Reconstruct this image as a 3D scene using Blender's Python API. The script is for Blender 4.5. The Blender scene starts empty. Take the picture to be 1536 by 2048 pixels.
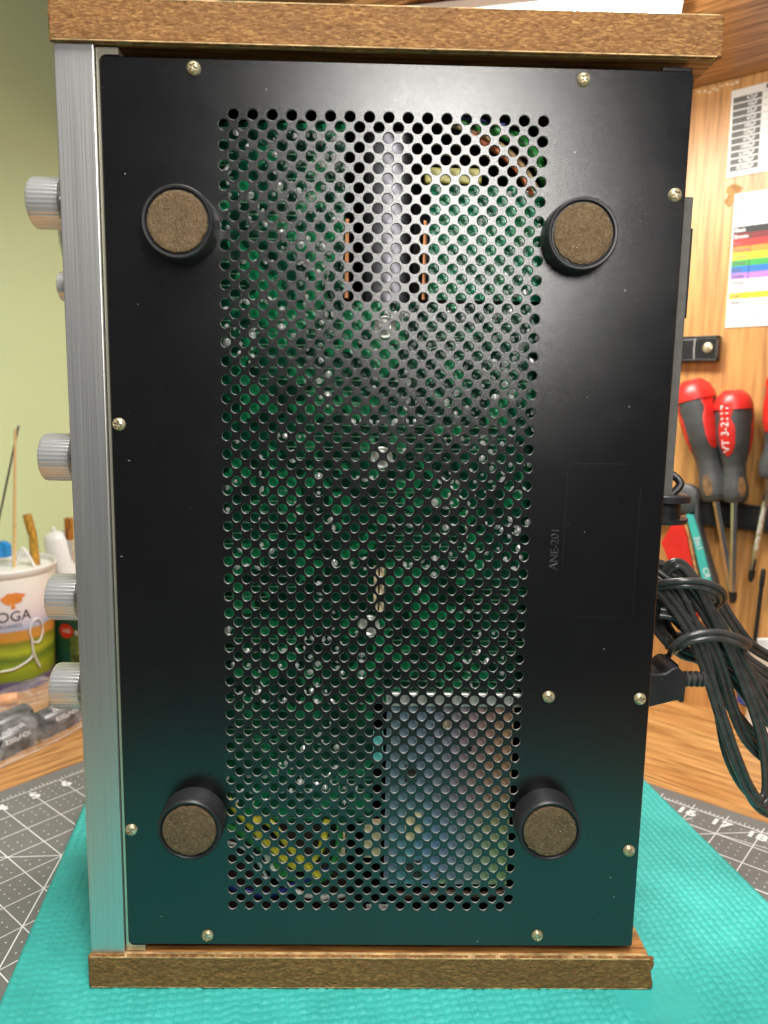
import bpy, bmesh, math, random
import numpy as np
from mathutils import Vector, Matrix, noise
from mathutils.geometry import tessellate_polygon

random.seed(7)
rng = np.random.default_rng(7)
R = math.radians
sc = bpy.context.scene
col = sc.collection

# ------------------------------------------------------------------ camera
cam_d = bpy.data.cameras.new("camera")
cam = bpy.data.objects.new("camera", cam_d)
col.objects.link(cam)
cam_d.sensor_fit = 'VERTICAL'
cam_d.sensor_height = 24.0
cam_d.lens = 24.0 * 1540.0 / 2048.0
cam_d.clip_start = 0.01
cam_d.clip_end = 20.0
rx = Vector((0.9997, -0.0168, 0.0177)).normalized()
fw = Vector((0.0192, 0.9891, -0.1458)).normalized()
up = rx.cross(fw).normalized()
rx = fw.cross(up).normalized()
rot = Matrix((rx, up, -fw)).transposed()
cam.matrix_world = Matrix.Translation((0.1189, -0.3571, 0.2767)) @ rot.to_4x4()
cam_d.dof.use_dof = True
cam_d.dof.focus_distance = 0.385
cam_d.dof.aperture_fstop = 7.0
sc.camera = cam

# ------------------------------------------------------------------ world and lamps
w = bpy.data.worlds.new("World")
sc.world = w
w.use_nodes = True
w.node_tree.nodes["Background"].inputs[0].default_value = (0.95, 0.97, 1.0, 1)
w.node_tree.nodes["Background"].inputs[1].default_value = 0.095

def area(name, loc, target, sx, sy, power, color, shape='RECTANGLE', roll=0.0, spread=180.0):
    d = bpy.data.lights.new(name, 'AREA')
    d.shape = shape
    d.size = sx
    if shape in ('RECTANGLE', 'ELLIPSE'):
        d.size_y = sy
    d.energy = power
    d.spread = R(spread)
    d.color = color
    o = bpy.data.objects.new(name, d)
    col.objects.link(o)
    o.location = loc
    q = (Vector(target) - Vector(loc)).to_track_quat('-Z', 'Y')
    o.rotation_euler = (q.to_matrix().to_4x4() @ Matrix.Rotation(roll, 4, 'Z')).to_euler()
    return o

# bench lamp held just above the camera, room light overhead
area("bench_lamp", (0.190, -0.41, 0.472), (0.16, 0.0, 0.33), 0.10, 0.28, 2.0, (1.0, 0.97, 0.92), 'ELLIPSE', R(16))
area("ceiling_lamp", (0.12, -0.33, 1.10), (0.14, -0.10, 0.0), 0.36, 0.56, 5.3, (1.0, 0.97, 0.92), spread=105)

sc.view_settings.view_transform = 'Standard'
sc.view_settings.look = 'None'
sc.view_settings.exposure = 0.0
sc.view_settings.gamma = 1.0
sc.render.film_transparent = False
sc.cycles.use_denoising = True
sc.cycles.max_bounces = 8
sc.cycles.transparent_max_bounces = 12
sc.cycles.sample_clamp_indirect = 4.0
sc.cycles.caustics_reflective = False
sc.cycles.caustics_refractive = False

# ------------------------------------------------------------------ materials
def srgb(r, g, b):
    f = lambda c: (c / 255) / 12.92 if c / 255 <= 0.04045 else ((c / 255 + 0.055) / 1.055) ** 2.4
    return (f(r), f(g), f(b), 1)

class Mat:
    def __init__(s, name, color=(0.5, 0.5, 0.5, 1), rough=0.5, metal=0.0, spec=None, ior=None):
        s.m = bpy.data.materials.new(name)
        s.m.use_nodes = True
        s.nt = s.m.node_tree
        s.b = s.nt.nodes["Principled BSDF"]
        s.set('Base Color', color if len(color) == 4 else tuple(color) + (1,))
        s.set('Roughness', rough)
        s.set('Metallic', metal)
        if spec is not None: s.set('Specular IOR Level', spec)
        if ior is not None: s.set('IOR', ior)
        s.tc = None
    def set(s, k, v): s.b.inputs[k].default_value = v
    def n(s, t, **kw):
        nd = s.nt.nodes.new(t)
        for k, v in kw.items():
            if k in nd.inputs: nd.inputs[k].default_value = v
            else: setattr(nd, k, v)
        return nd
    def l(s, a, b): s.nt.links.new(a, b)
    def co(s, scale=(1, 1, 1), rot=(0, 0, 0)):
        if s.tc is None: s.tc = s.n('ShaderNodeTexCoord')
        mp = s.n('ShaderNodeMapping')
        mp.inputs['Scale'].default_value = scale
        mp.inputs['Rotation'].default_value = rot
        s.l(s.tc.outputs['Object'], mp.inputs['Vector'])
        return mp.outputs['Vector']
    def noise(s, vec, scale=5., detail=4., rough=0.55, dist=0.0):
        nd = s.n('ShaderNodeTexNoise')
        nd.inputs['Scale'].default_value = scale
        nd.inputs['Detail'].default_value = detail
        nd.inputs['Roughness'].default_value = rough
        nd.inputs['Distortion'].default_value = dist
        s.l(vec, nd.inputs['Vector'])
        return nd.outputs['Fac']
    def vor(s, vec, scale, feature='F1', metric='EUCLIDEAN', out='Distance'):
        nd = s.n('ShaderNodeTexVoronoi')
        nd.feature = feature
        if feature != 'DISTANCE_TO_EDGE': nd.distance = metric
        nd.inputs['Scale'].default_value = scale
        s.l(vec, nd.inputs['Vector'])
        return nd.outputs[out]
    def ramp(s, fac, stops, interp='LINEAR'):
        nd = s.n('ShaderNodeValToRGB')
        e = nd.color_ramp.elements
        nd.color_ramp.interpolation = interp
        while len(e) < len(stops): e.new(0.5)
        for el, (p, c) in zip(e, stops):
            el.position = p
            el.color = c if not isinstance(c, (int, float)) else (c, c, c, 1)
        s.l(fac, nd.inputs['Fac'])
        return nd.outputs['Color']
    def mix(s, fac, a, b, mode='MIX'):
        nd = s.n('ShaderNodeMix')
        nd.data_type = 'RGBA'
        nd.blend_type = mode
        for sock, v in ((nd.inputs[0], fac), (nd.inputs[6], a), (nd.inputs[7], b)):
            if hasattr(v, 'is_output'): s.l(v, sock)
            else: sock.default_value = v
        return nd.outputs[2]
    def math(s, op, a, b=0.0):
        nd = s.n('ShaderNodeMath')
        nd.operation = op
        for sock, v in zip(nd.inputs, (a, b)):
            if hasattr(v, 'is_output'): s.l(v, sock)
            else: sock.default_value = v
        return nd.outputs[0]
    def sep(s, vec):
        nd = s.n('ShaderNodeSeparateXYZ')
        s.l(vec, nd.inputs[0])
        return nd.outputs
    def col(s, sock): s.l(sock, s.b.inputs['Base Color']); return s
    def rgh(s, sock): s.l(sock, s.b.inputs['Roughness']); return s
    def bump(s, h, strength=0.3, dist=0.001, base=None):
        nd = s.n('ShaderNodeBump')
        nd.inputs['Strength'].default_value = strength
        nd.inputs['Distance'].default_value = dist
        s.l(h, nd.inputs['Height'])
        if base is not None: s.l(base, nd.inputs['Normal'])
        s.l(nd.outputs['Normal'], s.b.inputs['Normal'])
        return nd.outputs['Normal']

def plain(name, c, rough=0.5, metal=0.0, var=0.12, scale=60., bump=0.0, bscale=900., **k):
    """a colour with slight mottling and optional fine relief"""
    M = Mat(name, c, rough, metal, **k)
    v = M.co()
    f = M.noise(v, scale, 5)
    lo = tuple(x * (1 - var) for x in c[:3]) + (1,)
    hi = tuple(min(1, x * (1 + var)) for x in c[:3]) + (1,)
    M.col(M.ramp(f, [(0.3, lo), (0.7, hi)]))
    if bump: M.bump(M.noise(v, bscale, 3), bump, 0.0004)
    return M.m

def black_enamel():
    M = Mat("black_enamel", (0.003, 0.003, 0.0034, 1), 0.3, ior=1.80)
    v = M.co()
    big = M.noise(v, 22, 5, 0.6)
    rr = M.ramp(big, [(0.3, 0.19), (0.7, 0.25)])
    specks = M.vor(v, 75)
    pick = M.noise(v, 31, 1)
    sp = M.math('MULTIPLY', M.math('LESS_THAN', specks, 0.019), M.math('GREATER_THAN', pick, 0.50))
    fib = M.vor(M.co((1, 1, 0.25), (0, R(35), 0)), 130)
    fb = M.math('MULTIPLY', M.math('LESS_THAN', fib, 0.019), M.math('GREATER_THAN', M.noise(v, 17, 1), 0.58))
    fib2 = M.vor(M.co((0.3, 1, 1), (0, R(-20), 0)), 110)
    fb2 = M.math('MULTIPLY', M.math('LESS_THAN', fib2, 0.019), M.math('GREATER_THAN', M.noise(v, 13, 1), 0.57))
    dust = M.math('MAXIMUM', M.math('MAXIMUM', sp, fb), fb2)
    fine = M.math('MULTIPLY', M.math('LESS_THAN', M.vor(v, 290), 0.045), M.math('GREATER_THAN', M.noise(v, 26, 3, 0.6), 0.54))
    fine = M.math('MULTIPLY', fine, 0.35)
    dust = M.math('MAXIMUM', dust, fine)
    film = M.ramp(M.noise(v, 9, 6, 0.65), [(0.45, (0.0016, 0.0016, 0.0020, 1)), (0.8, (0.0042, 0.0042, 0.0046, 1))])
    M.col(M.mix(dust, film, (0.34, 0.34, 0.33, 1)))
    M.rgh(M.mix(dust, rr, (0.9, 0.9, 0.9, 1)))
    M.bump(M.noise(v, 3600, 2, 0.5), 0.34, 0.00018)
    return M.m

def aluminium(name, streak=(2600, 2600, 9), base=0.74, rough=0.41, bump=0.03, metal=0.96):
    M = Mat(name, (base, base, base, 1), rough, metal)
    v = M.co(streak)
    f = M.noise(v, 1.0, 6, 0.6)
    M.col(M.ramp(f, [(0.3, (base * .82, base * .82, base * .80, 1)), (0.7, (base, base * .995, base * .975, 1))]))
    M.rgh(M.ramp(f, [(0.3, rough * 1.25), (0.7, rough * .8)]))
    M.bump(f, bump, 0.0003)
    return M.m

def chipboard():
    M = Mat("raw_chipboard", (0.3, 0.2, 0.1, 1), 0.85)
    v = M.co((300, 600, 1500))
    a = M.noise(v, 1.0, 6, 0.7, 0.8)
    c = M.vor(M.co((520, 600, 2200), (0, R(6), 0)), 1.0, out='Color')
    base = M.ramp(a, [(0.26, srgb(80, 48, 22)), (0.45, srgb(134, 89, 45)), (0.58, srgb(160, 113, 60)), (0.76, srgb(214, 172, 104))])
    chip = M.mix(0.5, base, M.ramp(M.sep(c)[0], [(0.0, srgb(116, 74, 36)), (0.6, srgb(158, 108, 56)), (1.0, srgb(218, 172, 100))]))
    stain = M.noise(M.co((14, 14, 60)), 1.0, 4, 0.6)
    M.col(M.mix(M.ramp(stain, [(0.42, 0.0), (0.75, 0.42)]), M.mix(1.0, chip, (0.74, 0.72, 0.68, 1), 'MULTIPLY'), srgb(86, 62, 36)))
    M.bump(a, 0.30, 0.0005)
    return M.m

def grain(name, light, mid, dark, axis, fine=260., rough=0.4, bump=0.08, seed=0.0, density=1.0, gloss_var=True):
    """oak-like grain, long streaks along the given axis (0,1,2)"""
    M = Mat(name, mid, rough)
    sc1 = [fine] * 3; sc1[axis] = fine / 22
    sc2 = [fine / 5.5] * 3; sc2[axis] = fine / 75
    sc3 = [fine * 2.6] * 3; sc3[axis] = fine / 16
    def off(v):
        ad = M.n('ShaderNodeVectorMath'); ad.operation = 'ADD'
        M.l(v, ad.inputs[0]); ad.inputs[1].default_value = (seed, seed * 1.7, seed * 0.6)
        return ad.outputs[0]
    a = M.noise(off(M.co(tuple(sc1))), 1.0, 5, 0.6, 0.25)
    b = M.noise(off(M.co(tuple(sc2))), 1.0, 3, 0.5, 0.6)
    c = M.noise(off(M.co(tuple(sc3))), 1.0, 2, 0.5)
    body = M.ramp(b, [(0.3, mid), (0.7, light)])
    streak = M.ramp(a, [(0.38, 1.0 * density), (0.56, 0.0)])
    s2 = M.ramp(c, [(0.30, 0.45 * density), (0.48, 0.0)])
    x = M.mix(streak, body, dark)
    x = M.mix(s2, x, dark)
    M.col(x)
    if gloss_var: M.rgh(M.ramp(a, [(0.3, rough * 1.3), (0.7, rough)]))
    M.bump(a, bump, 0.0004)
    return M.m

def felt():
    M = Mat("brown_felt", srgb(110, 90, 66), 0.98, spec=0.1)
    v = M.co()
    a = M.noise(v, 900, 6, 0.75, 1.2)
    b = M.noise(v, 110, 4, 0.6)
    c = M.mix(0.35, M.ramp(a, [(0.30, srgb(60, 50, 37)), (0.52, srgb(118, 100, 76)), (0.72, srgb(176, 154, 122))]),
              M.ramp(b, [(0.3, srgb(88, 70, 50)), (0.7, srgb(140, 114, 84))]))
    sp = M.math('MULTIPLY', M.math('LESS_THAN', M.vor(v, 330), 0.07), M.math('GREATER_THAN', M.noise(v, 70, 1), 0.57))
    M.col(M.mix(sp, c, (0.75, 0.73, 0.68, 1)))
    M.bump(a, 1.0, 0.0012)
    return M.m

def circuit(name="green_solder_mask", k=1.0):
    M = Mat(name, (0, .1, .05, 1), 0.10, ior=1.42)
    v = M.co()
    cell = M.vor(v, 120, 'F1', 'CHEBYCHEV', 'Color')
    edge = M.vor(M.co((1, 1, 1), (0, R(45), 0)), 95, 'F1', 'MANHATTAN', 'Color')
    h = M.sep(cell)
    pour = M.math('GREATER_THAN', h[0], 0.45)
    d = M.math('GREATER_THAN', M.sep(edge)[1], 0.72)
    base = M.mix(pour, (0.0012 * k, 0.036 * k, 0.017 * k, 1), (0.003 * k, 0.078 * k, 0.036 * k, 1))
    base = M.mix(d, base, (0.010, 0.22, 0.082, 1))
    wv = M.n('ShaderNodeTexWave'); wv.wave_type = 'BANDS'; wv.bands_direction = 'Z'
    wv.inputs['Scale'].default_value = 60
    wv.inputs['Distortion'].default_value = 0.0
    M.l(v, wv.inputs['Vector'])
    ln = M.math('MULTIPLY', M.math('GREATER_THAN', wv.outputs['Fac'], 0.965), M.math('GREATER_THAN', M.noise(v, 40, 0), 0.56))
    base = M.mix(ln, base, (0.14, 0.30, 0.18, 1))
    M.col(base)
    M.bump(M.noise(v, 260, 4, 0.6), 0.5, 0.0012)
    return M.m

def iridescent():
    M = Mat("passivated_zinc", (0.5, 0.5, 0.5, 1), 0.42, 0.15)
    v = M.co()
    s = M.sep(v)
    nz = M.noise(v, 38, 4, 0.6)
    t = M.math('ADD', M.math('MULTIPLY', M.math('SUBTRACT', s[0], 0.005), 13.5), M.math('MULTIPLY', M.math('SUBTRACT', nz, 0.5), 0.30))
    lowr = M.ramp(t, [(0.0, srgb(128, 112, 150)), (0.16, srgb(70, 158, 168)), (0.33, srgb(112, 138, 188)), (0.5, srgb(150, 146, 166)), (0.68, srgb(166, 170, 130)), (0.9, srgb(158, 190, 84))])
    hi = M.ramp(t, [(0.0, srgb(96, 122, 140)), (0.25, srgb(108, 128, 150)), (0.5, srgb(150, 118, 136)), (0.75, srgb(176, 116, 88)), (0.95, srgb(186, 138, 64))])
    zz = M.math('ADD', M.math('MULTIPLY', M.math('SUBTRACT', s[2], 0.0760), 40.0), M.math('SUBTRACT', nz, 0.5))
    cl = M.n('ShaderNodeClamp'); M.l(zz, cl.inputs[0])
    M.col(M.mix(1.0, M.mix(0.32, M.mix(cl.outputs[0], lowr, hi), srgb(140, 142, 138)), (1.35, 1.35, 1.35, 1), 'MULTIPLY'))
    M.bump(M.noise(v, 700, 3), 0.15, 0.0003)
    return M.m

def screw_metal():
    M = Mat("zinc_screw", (0.7, 0.66, 0.5, 1), 0.28, 0.6)
    v = M.co()
    a = M.noise(v, 420, 5, 0.65)
    M.col(M.ramp(a, [(0.32, srgb(116, 98, 66)), (0.46, srgb(196, 180, 138)), (0.6, srgb(222, 214, 186)), (0.75, srgb(160, 178, 140))]))
    M.rgh(M.ramp(a, [(0.3, 0.5), (0.6, 0.22)]))
    M.bump(a, 0.25, 0.0003)
    return M.m

def film_mat():
    M = Mat("clear_polythene", (0.9, 0.9, 0.9, 1), 0.16)
    M.set('Alpha', 0.20)
    v = M.co()
    a = M.noise(v, 70, 4, 0.6, 0.8)
    M.bump(a, 0.6, 0.004)
    M.l(M.ramp(a, [(0.35, 0.05), (0.75, 0.26)]), M.b.inputs['Alpha'])
    return M.m

def tub_print():
    """printed landscape wrap: pale sky, blue haze, orange band, green fields, violet foot (bands follow height)"""
    M = Mat("landscape_print", (0.8, 0.8, 0.8, 1), 0.35)
    v = M.co()
    z = M.sep(v)[2]
    ang = M.noise(M.co((18, 18, 6)), 1.0, 3, 0.5)
    t = M.math('ADD', M.math('MULTIPLY', z, 8.0), M.math('MULTIPLY', M.math('SUBTRACT', ang, 0.5), 0.16))
    c = M.ramp(t, [(0.02, srgb(96, 84, 150)), (0.09, srgb(90, 96, 140)), (0.12, srgb(126, 150, 40)), (0.22, srgb(150, 172, 44)), (0.30, srgb(92, 122, 40)),
                   (0.36, srgb(176, 190, 50)), (0.44, srgb(120, 132, 44)), (0.47, srgb(206, 146, 60)), (0.54, srgb(196, 142, 70)), (0.56, srgb(170, 184, 214)),
                   (0.64, srgb(214, 206, 218)), (0.75, srgb(232, 224, 224)), (0.95, srgb(238, 236, 228))])
    M.col(c)
    return M.m

def photo_print():
    M = Mat("foliage_print", (0.1, 0.2, 0.1, 1), 0.4)
    v = M.co()
    a = M.noise(v, 120, 5, 0.65)
    M.col(M.ramp(a, [(0.3, srgb(30, 38, 26)), (0.5, srgb(90, 116, 52)), (0.7, srgb(150, 170, 90))]))
    return M.m

def teal_foam():
    M = Mat("teal_foam", (0.03, 0.47, 0.42, 1), 0.52)
    v = M.co()
    a = M.noise(v, 45, 5, 0.6)
    b = M.noise(v, 900, 3, 0.6)
    sp = M.math('MULTIPLY', M.math('LESS_THAN', M.vor(v, 110), 0.035), M.math('GREATER_THAN', M.noise(v, 20, 1), 0.6))
    c = M.ramp(a, [(0.3, (0.034, 0.385, 0.345, 1)), (0.7, (0.048, 0.465, 0.42, 1))])
    M.col(M.mix(sp, c, (0.25, 0.35, 0.25, 1)))
    M.bump(b, 0.25, 0.0005)
    return M.m

def green_paint():
    M = Mat("green_wall_paint", (0.58, 0.56, 0.27, 1), 0.65)
    v = M.co()
    M.col(M.ramp(M.noise(v, 6, 4), [(0.3, (0.65, 0.77, 0.43, 1)), (0.7, (0.68, 0.80, 0.45, 1))]))
    M.bump(M.noise(v, 180, 4), 0.12, 0.0012)
    return M.m

MAT = dict(
    enamel=black_enamel(), alu=aluminium("brushed_aluminium"), alu_turned=aluminium("turned_aluminium", (6, 900, 900), 0.97, 0.28, 0.03, 0.72),
    chip=chipboard(), felt=felt(), pcb=circuit(), pcb_bright=circuit("bright_green_solder_mask", 3.6), irid=iridescent(), screw=screw_metal(), film=film_mat(), tub=tub_print(), photo=photo_print(),
    teal=teal_foam(), green=green_paint(),
    flange=plain("cast_flange", srgb(214, 208, 186), 0.35, 0.85, 0.08, 90),
    veneer=grain("walnut_veneer", srgb(206, 150, 88), srgb(184, 126, 66), srgb(122, 76, 36), 0, 420, 0.42, 0.12),
    desk_l=grain("oak_laminate_desk", srgb(214, 166, 104), srgb(196, 140, 80), srgb(138, 90, 44), 1, 300, 0.34, 0.05, 3.1),
    board=grain("oak_wall_board", srgb(214, 162, 98), srgb(196, 139, 77), srgb(168, 118, 68), 2, 230, 0.36, 0.06, 11.7),
    shelf=grain("dark_oak_shelf", srgb(204, 154, 100), srgb(180, 128, 76), srgb(114, 74, 38), 0, 300, 0.30, 0.05, 5.5),
    rubber=plain("black_rubber", (0.018, 0.018, 0.020, 1), 0.42, 0, 0.3, 90, 0.15, 700),
    cable=plain("black_pvc", (0.055, 0.055, 0.053, 1), 0.24, 0, 0.25, 200, 0.05, 900),
    dark=plain("black_painted_steel", (0.010, 0.010, 0.010, 1), 0.5),
    greyplate=plain("grey_painted_steel", (0.10, 0.098, 0.088, 1), 0.5, 0, 0.15, 200, 0.1),
    emboss=plain("glint_lightened_paint", (0.030, 0.030, 0.031, 1), 0.28, 0, 0.4, 700, ior=1.8),  # lighter than the enamel: edge highlights of the raised lettering put into its colour
    skin=plain("veneer_cut_edge", (0.46, 0.30, 0.13, 1), 0.7, 0, 0.6, 130),
    glue=plain("old_glue", (0.006, 0.006, 0.006, 1), 0.5),
    solder=plain("solder", (0.96, 0.94, 0.88, 1), 0.26, 0.4, 0.15, 500, 0.2, 900),
    steel=plain("grey_steel", (0.14, 0.14, 0.155, 1), 0.36, 1.0, 0.08, 60),
    zinc=plain("bright_zinc", (0.74, 0.74, 0.68, 1), 0.34, 0.6, 0.15, 300, 0.15),
    copper=plain("copper_foil", (0.34, 0.15, 0.065, 1), 0.35, 0.9),
    yellow_tape=plain("yellow_tape", (0.62, 0.56, 0.14, 1), 0.4),
    beige=plain("tan_paper", (0.92, 0.70, 0.42, 1), 0.6),
    cyan=plain("cyan_plastic", (0.20, 0.75, 0.68, 1), 0.4),
    brownboard=plain("brown_phenolic", (0.05, 0.03, 0.022, 1), 0.5, 0, 0.35, 50),
    w_yellow=plain("yellow_insulation", (0.85, 0.68, 0.05, 1), 0.4), w_white=plain("white_insulation", (0.75, 0.72, 0.65, 1), 0.4),
    w_green=plain("green_insulation", (0.03, 0.30, 0.05, 1), 0.4), w_blue=plain("blue_insulation", (0.02, 0.03, 0.20, 1), 0.4),
    w_tan=plain("tan_insulation", (0.42, 0.28, 0.12, 1), 0.4), w_orange=plain("orange_insulation", (0.55, 0.15, 0.05, 1), 0.4),
    w_brown=plain("brown_insulation", (0.10, 0.05, 0.03, 1), 0.4),
    grey_mat=plain("grey_vinyl", (0.165, 0.163, 0.155, 1), 0.42, 0, 0.06, 30, 0.12, 500),
    print_white=plain("white_print", (0.80, 0.80, 0.78, 1), 0.5, 0, 0.03),
    print_grey=plain("grey_print", (0.12, 0.12, 0.11, 1), 0.6, 0, 0.05),
    ink=plain("dark_ink", (0.03, 0.03, 0.035, 1), 0.5),
    paper=plain("white_paper", (0.82, 0.81, 0.77, 1), 0.6, 0, 0.02),
    red=plain("red_plastic", (0.62, 0.025, 0.018, 1), 0.36, 0, 0.06),
    softgrey=plain("grey_rubber_grip", (0.060, 0.062, 0.062, 1), 0.5, 0, 0.12, 120),
    tealplastic=plain("teal_plastic", (0.06, 0.42, 0.38, 1), 0.35),
    blueplastic=plain("blue_plastic", (0.03, 0.05, 0.26, 1), 0.35),
    bluebright=plain("bright_blue_plastic", (0.02, 0.25, 0.62, 1), 0.35),
    whiteplastic=plain("white_plastic", (0.78, 0.77, 0.74, 1), 0.35, 0, 0.03),
    chrome=plain("chrome_steel", (0.62, 0.62, 0.60, 1), 0.18, 1.0, 0.08),
    blacktip=plain("black_oxide_steel", (0.03, 0.03, 0.03, 1), 0.4, 0.6),
    birch=plain("birch_wood", (0.70, 0.46, 0.20, 1), 0.5, 0, 0.15, 200),
    bristle=grain("golden_bristle", srgb(214, 164, 52), srgb(182, 130, 32), srgb(110, 70, 14), 2, 900, 0.5, 0.3, 2.0),
    bristle_o=grain("orange_bristle", srgb(210, 140, 48), srgb(178, 106, 30), srgb(76, 36, 10), 2, 900, 0.5, 0.3, 4.0),
    potgreen=plain("dark_green_plastic", (0.012, 0.12, 0.08, 1), 0.38),
    orange=plain("orange_print", (0.72, 0.24, 0.04, 1), 0.5),
    capblack=plain("black_sleeve", (0.022, 0.022, 0.024, 1), 0.28),
    caporange=plain("orange_sleeve", (0.80, 0.34, 0.09, 1), 0.35),
    torn=plain("torn_wood_fibre", (0.42, 0.22, 0.08, 1), 0.9, 0, 0.5, 160, 0.6, 400),
    paleflake=plain("chipped_pale_edge", (0.74, 0.62, 0.44, 1), 0.8, 0, 0.2, 300),
)
def lamp_mat(name, c, s):
    M = Mat(name, (0.9, 0.9, 0.9, 1), 0.5)
    M.set('Emission Color', c); M.set('Emission Strength', s)
    return M.m
MAT['led'] = lamp_mat("lit_diffuser", (1.0, 0.97, 0.92, 1), 80.0)

# ------------------------------------------------------------------ mesh helpers
class MB:
    """collects shapes in world coordinates, built as ONE mesh object"""
    def __init__(s): s.v = []; s.f = []; s.bev = False
    def add(s, vs, fs):
        o = len(s.v)
        s.v += [tuple(p) for p in vs]
        s.f += [tuple(i + o for i in f) for f in fs]
        return s
    def box(s, a, b, bev=0.0):
        (x0, y0, z0), (x1, y1, z1) = a, b
        if bev <= 0:
            vs = [(x, y, z) for x in (x0, x1) for y in (y0, y1) for z in (z0, z1)]
            return s.add(vs, [(0, 1, 3, 2), (4, 6, 7, 5), (0, 4, 5, 1), (2, 3, 7, 6), (0, 2, 6, 4), (1, 5, 7, 3)])
        s.bev = True
        bm = bmesh.new()
        bmesh.ops.create_cube(bm, size=1)
        for v in bm.verts:
            v.co = Vector(((x0 + x1) / 2 + v.co.x * (x1 - x0), (y0 + y1) / 2 + v.co.y * (y1 - y0), (z0 + z1) / 2 + v.co.z * (z1 - z0)))
        bmesh.ops.bevel(bm, geom=bm.edges[:], offset=bev, segments=2, affect='EDGES', profile=0.5)
        bm.verts.index_update()
        s.add([v.co for v in bm.verts], [[v.index for v in f.verts] for f in bm.faces]); bm.free()
        return s
    def obox(s, c, ex, ey, ez, hx, hy, hz, bev=0.0):
        t = MB().box((-hx, -hy, -hz), (hx, hy, hz), bev); s.bev = s.bev or t.bev
        c, ex, ey, ez = map(Vector, (c, ex, ey, ez))
        return s.add([c + ex * p[0] + ey * p[1] + ez * p[2] for p in t.v], t.f)
    def lathe(s, o, axis, prof, seg=32, ref=None, mod=None):
        """prof: list of (distance along axis, radius)"""
        o = Vector(o); a = Vector(axis).normalized()
        r = Vector(ref) if ref else (Vector((0, 0, 1)) if abs(a.z) < 0.9 else Vector((1, 0, 0)))
        e1 = (r - a * r.dot(a)).normalized(); e2 = a.cross(e1)
        vs, fs = [], []
        for k, (d, rad) in enumerate(prof):
            for i in range(seg):
                t = 2 * math.pi * i / seg
                rr = rad * (1 + (mod(k, i) if mod else 0))
                vs.append(o + a * d + e1 * (rr * math.cos(t)) + e2 * (rr * math.sin(t)))
        for k in range(len(prof) - 1):
            for i in range(seg):
                j = (i + 1) % seg
                fs.append((k * seg + i, k * seg + j, (k + 1) * seg + j, (k + 1) * seg + i))
        if prof[0][1] > 1e-6: fs.append(tuple(range(seg - 1, -1, -1)))
        if prof[-1][1] > 1e-6: fs.append(tuple((len(prof) - 1) * seg + i for i in range(seg)))
        return s.add(vs, fs)
    def tube(s, pts, rad, seg=10, caps=True):
        pts = [Vector(p) for p in pts]
        n = len(pts)
        rads = rad if isinstance(rad, (list, tuple)) else [rad] * n
        vs, fs = [], []
        prev = None
        for k, p in enumerate(pts):
            t = (pts[min(k + 1, n - 1)] - pts[max(k - 1, 0)]).normalized()
            if prev is None:
                r = Vector((0, 1, 0)) if abs(t.y) < 0.9 else Vector((1, 0, 0))
                e1 = (r - t * r.dot(t)).normalized()
            else:
                e1 = (prev - t * prev.dot(t)).normalized()
            prev = e1
            e2 = t.cross(e1)
            for i in range(seg):
                a = 2 * math.pi * i / seg
                vs.append(p + (e1 * math.cos(a) + e2 * math.sin(a)) * rads[k])
        for k in range(n - 1):
            for i in range(seg):
                j = (i + 1) % seg
                fs.append((k * seg + i, k * seg + j, (k + 1) * seg + j, (k + 1) * seg + i))
        if caps:
            fs.append(tuple(range(seg - 1, -1, -1))); fs.append(tuple((n - 1) * seg + i for i in range(seg)))
        return s.add(vs, fs)
    def prism(s, poly, o, ex, ey, n, depth):
        """2D outline poly in the frame (o, ex, ey), extruded by depth along n"""
        o, ex, ey, n = map(Vector, (o, ex, ey, n))
        k = len(poly)
        a = [o + ex * x + ey * y for x, y in poly]
        b = [p + n * depth for p in a]
        fs = [tuple(range(k - 1, -1, -1)), tuple(range(k, 2 * k))]
        fs += [(i, (i + 1) % k, k + (i + 1) % k, k + i) for i in range(k)]
        return s.add(a + b, fs)
    def build(s, name, mat, parent=None, smooth=35.0, recalc=True):
        me = bpy.data.meshes.new(name)
        off = Vector(parent_loc(parent))
        me.from_pydata([(p[0] - off.x, p[1] - off.y, p[2] - off.z) for p in s.v], [], s.f)
        if recalc:
            bm = bmesh.new(); bm.from_mesh(me)
            bmesh.ops.recalc_face_normals(bm, faces=bm.faces)
            bm.to_mesh(me); bm.free()
        if smooth:
            me.shade_smooth(); me.set_sharp_from_angle(angle=R(min(smooth, 14) if s.bev else smooth))
        me.materials.append(MAT[mat] if isinstance(mat, str) else mat)
        o = bpy.data.objects.new(name, me)
        col.objects.link(o)
        if parent is not None: o.parent = parent
        return o

def parent_loc(p):
    t = Vector((0, 0, 0))
    while p is not None:
        t += p.location; p = p.parent
    return t

def thing(name, label, cat, loc=(0, 0, 0), group=None):
    o = bpy.data.objects.new(name, None)
    o.empty_display_size = 0.02
    col.objects.link(o)
    o.location = loc
    return tag(o, label, cat, group)
def tag(o, label, cat, group=None):
    o['label'] = label; o['category'] = cat
    if group: o['group'] = group
    return o
def structure(o): o['kind'] = 'structure'; return o
def stuff(o): o['kind'] = 'stuff'; return o

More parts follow.
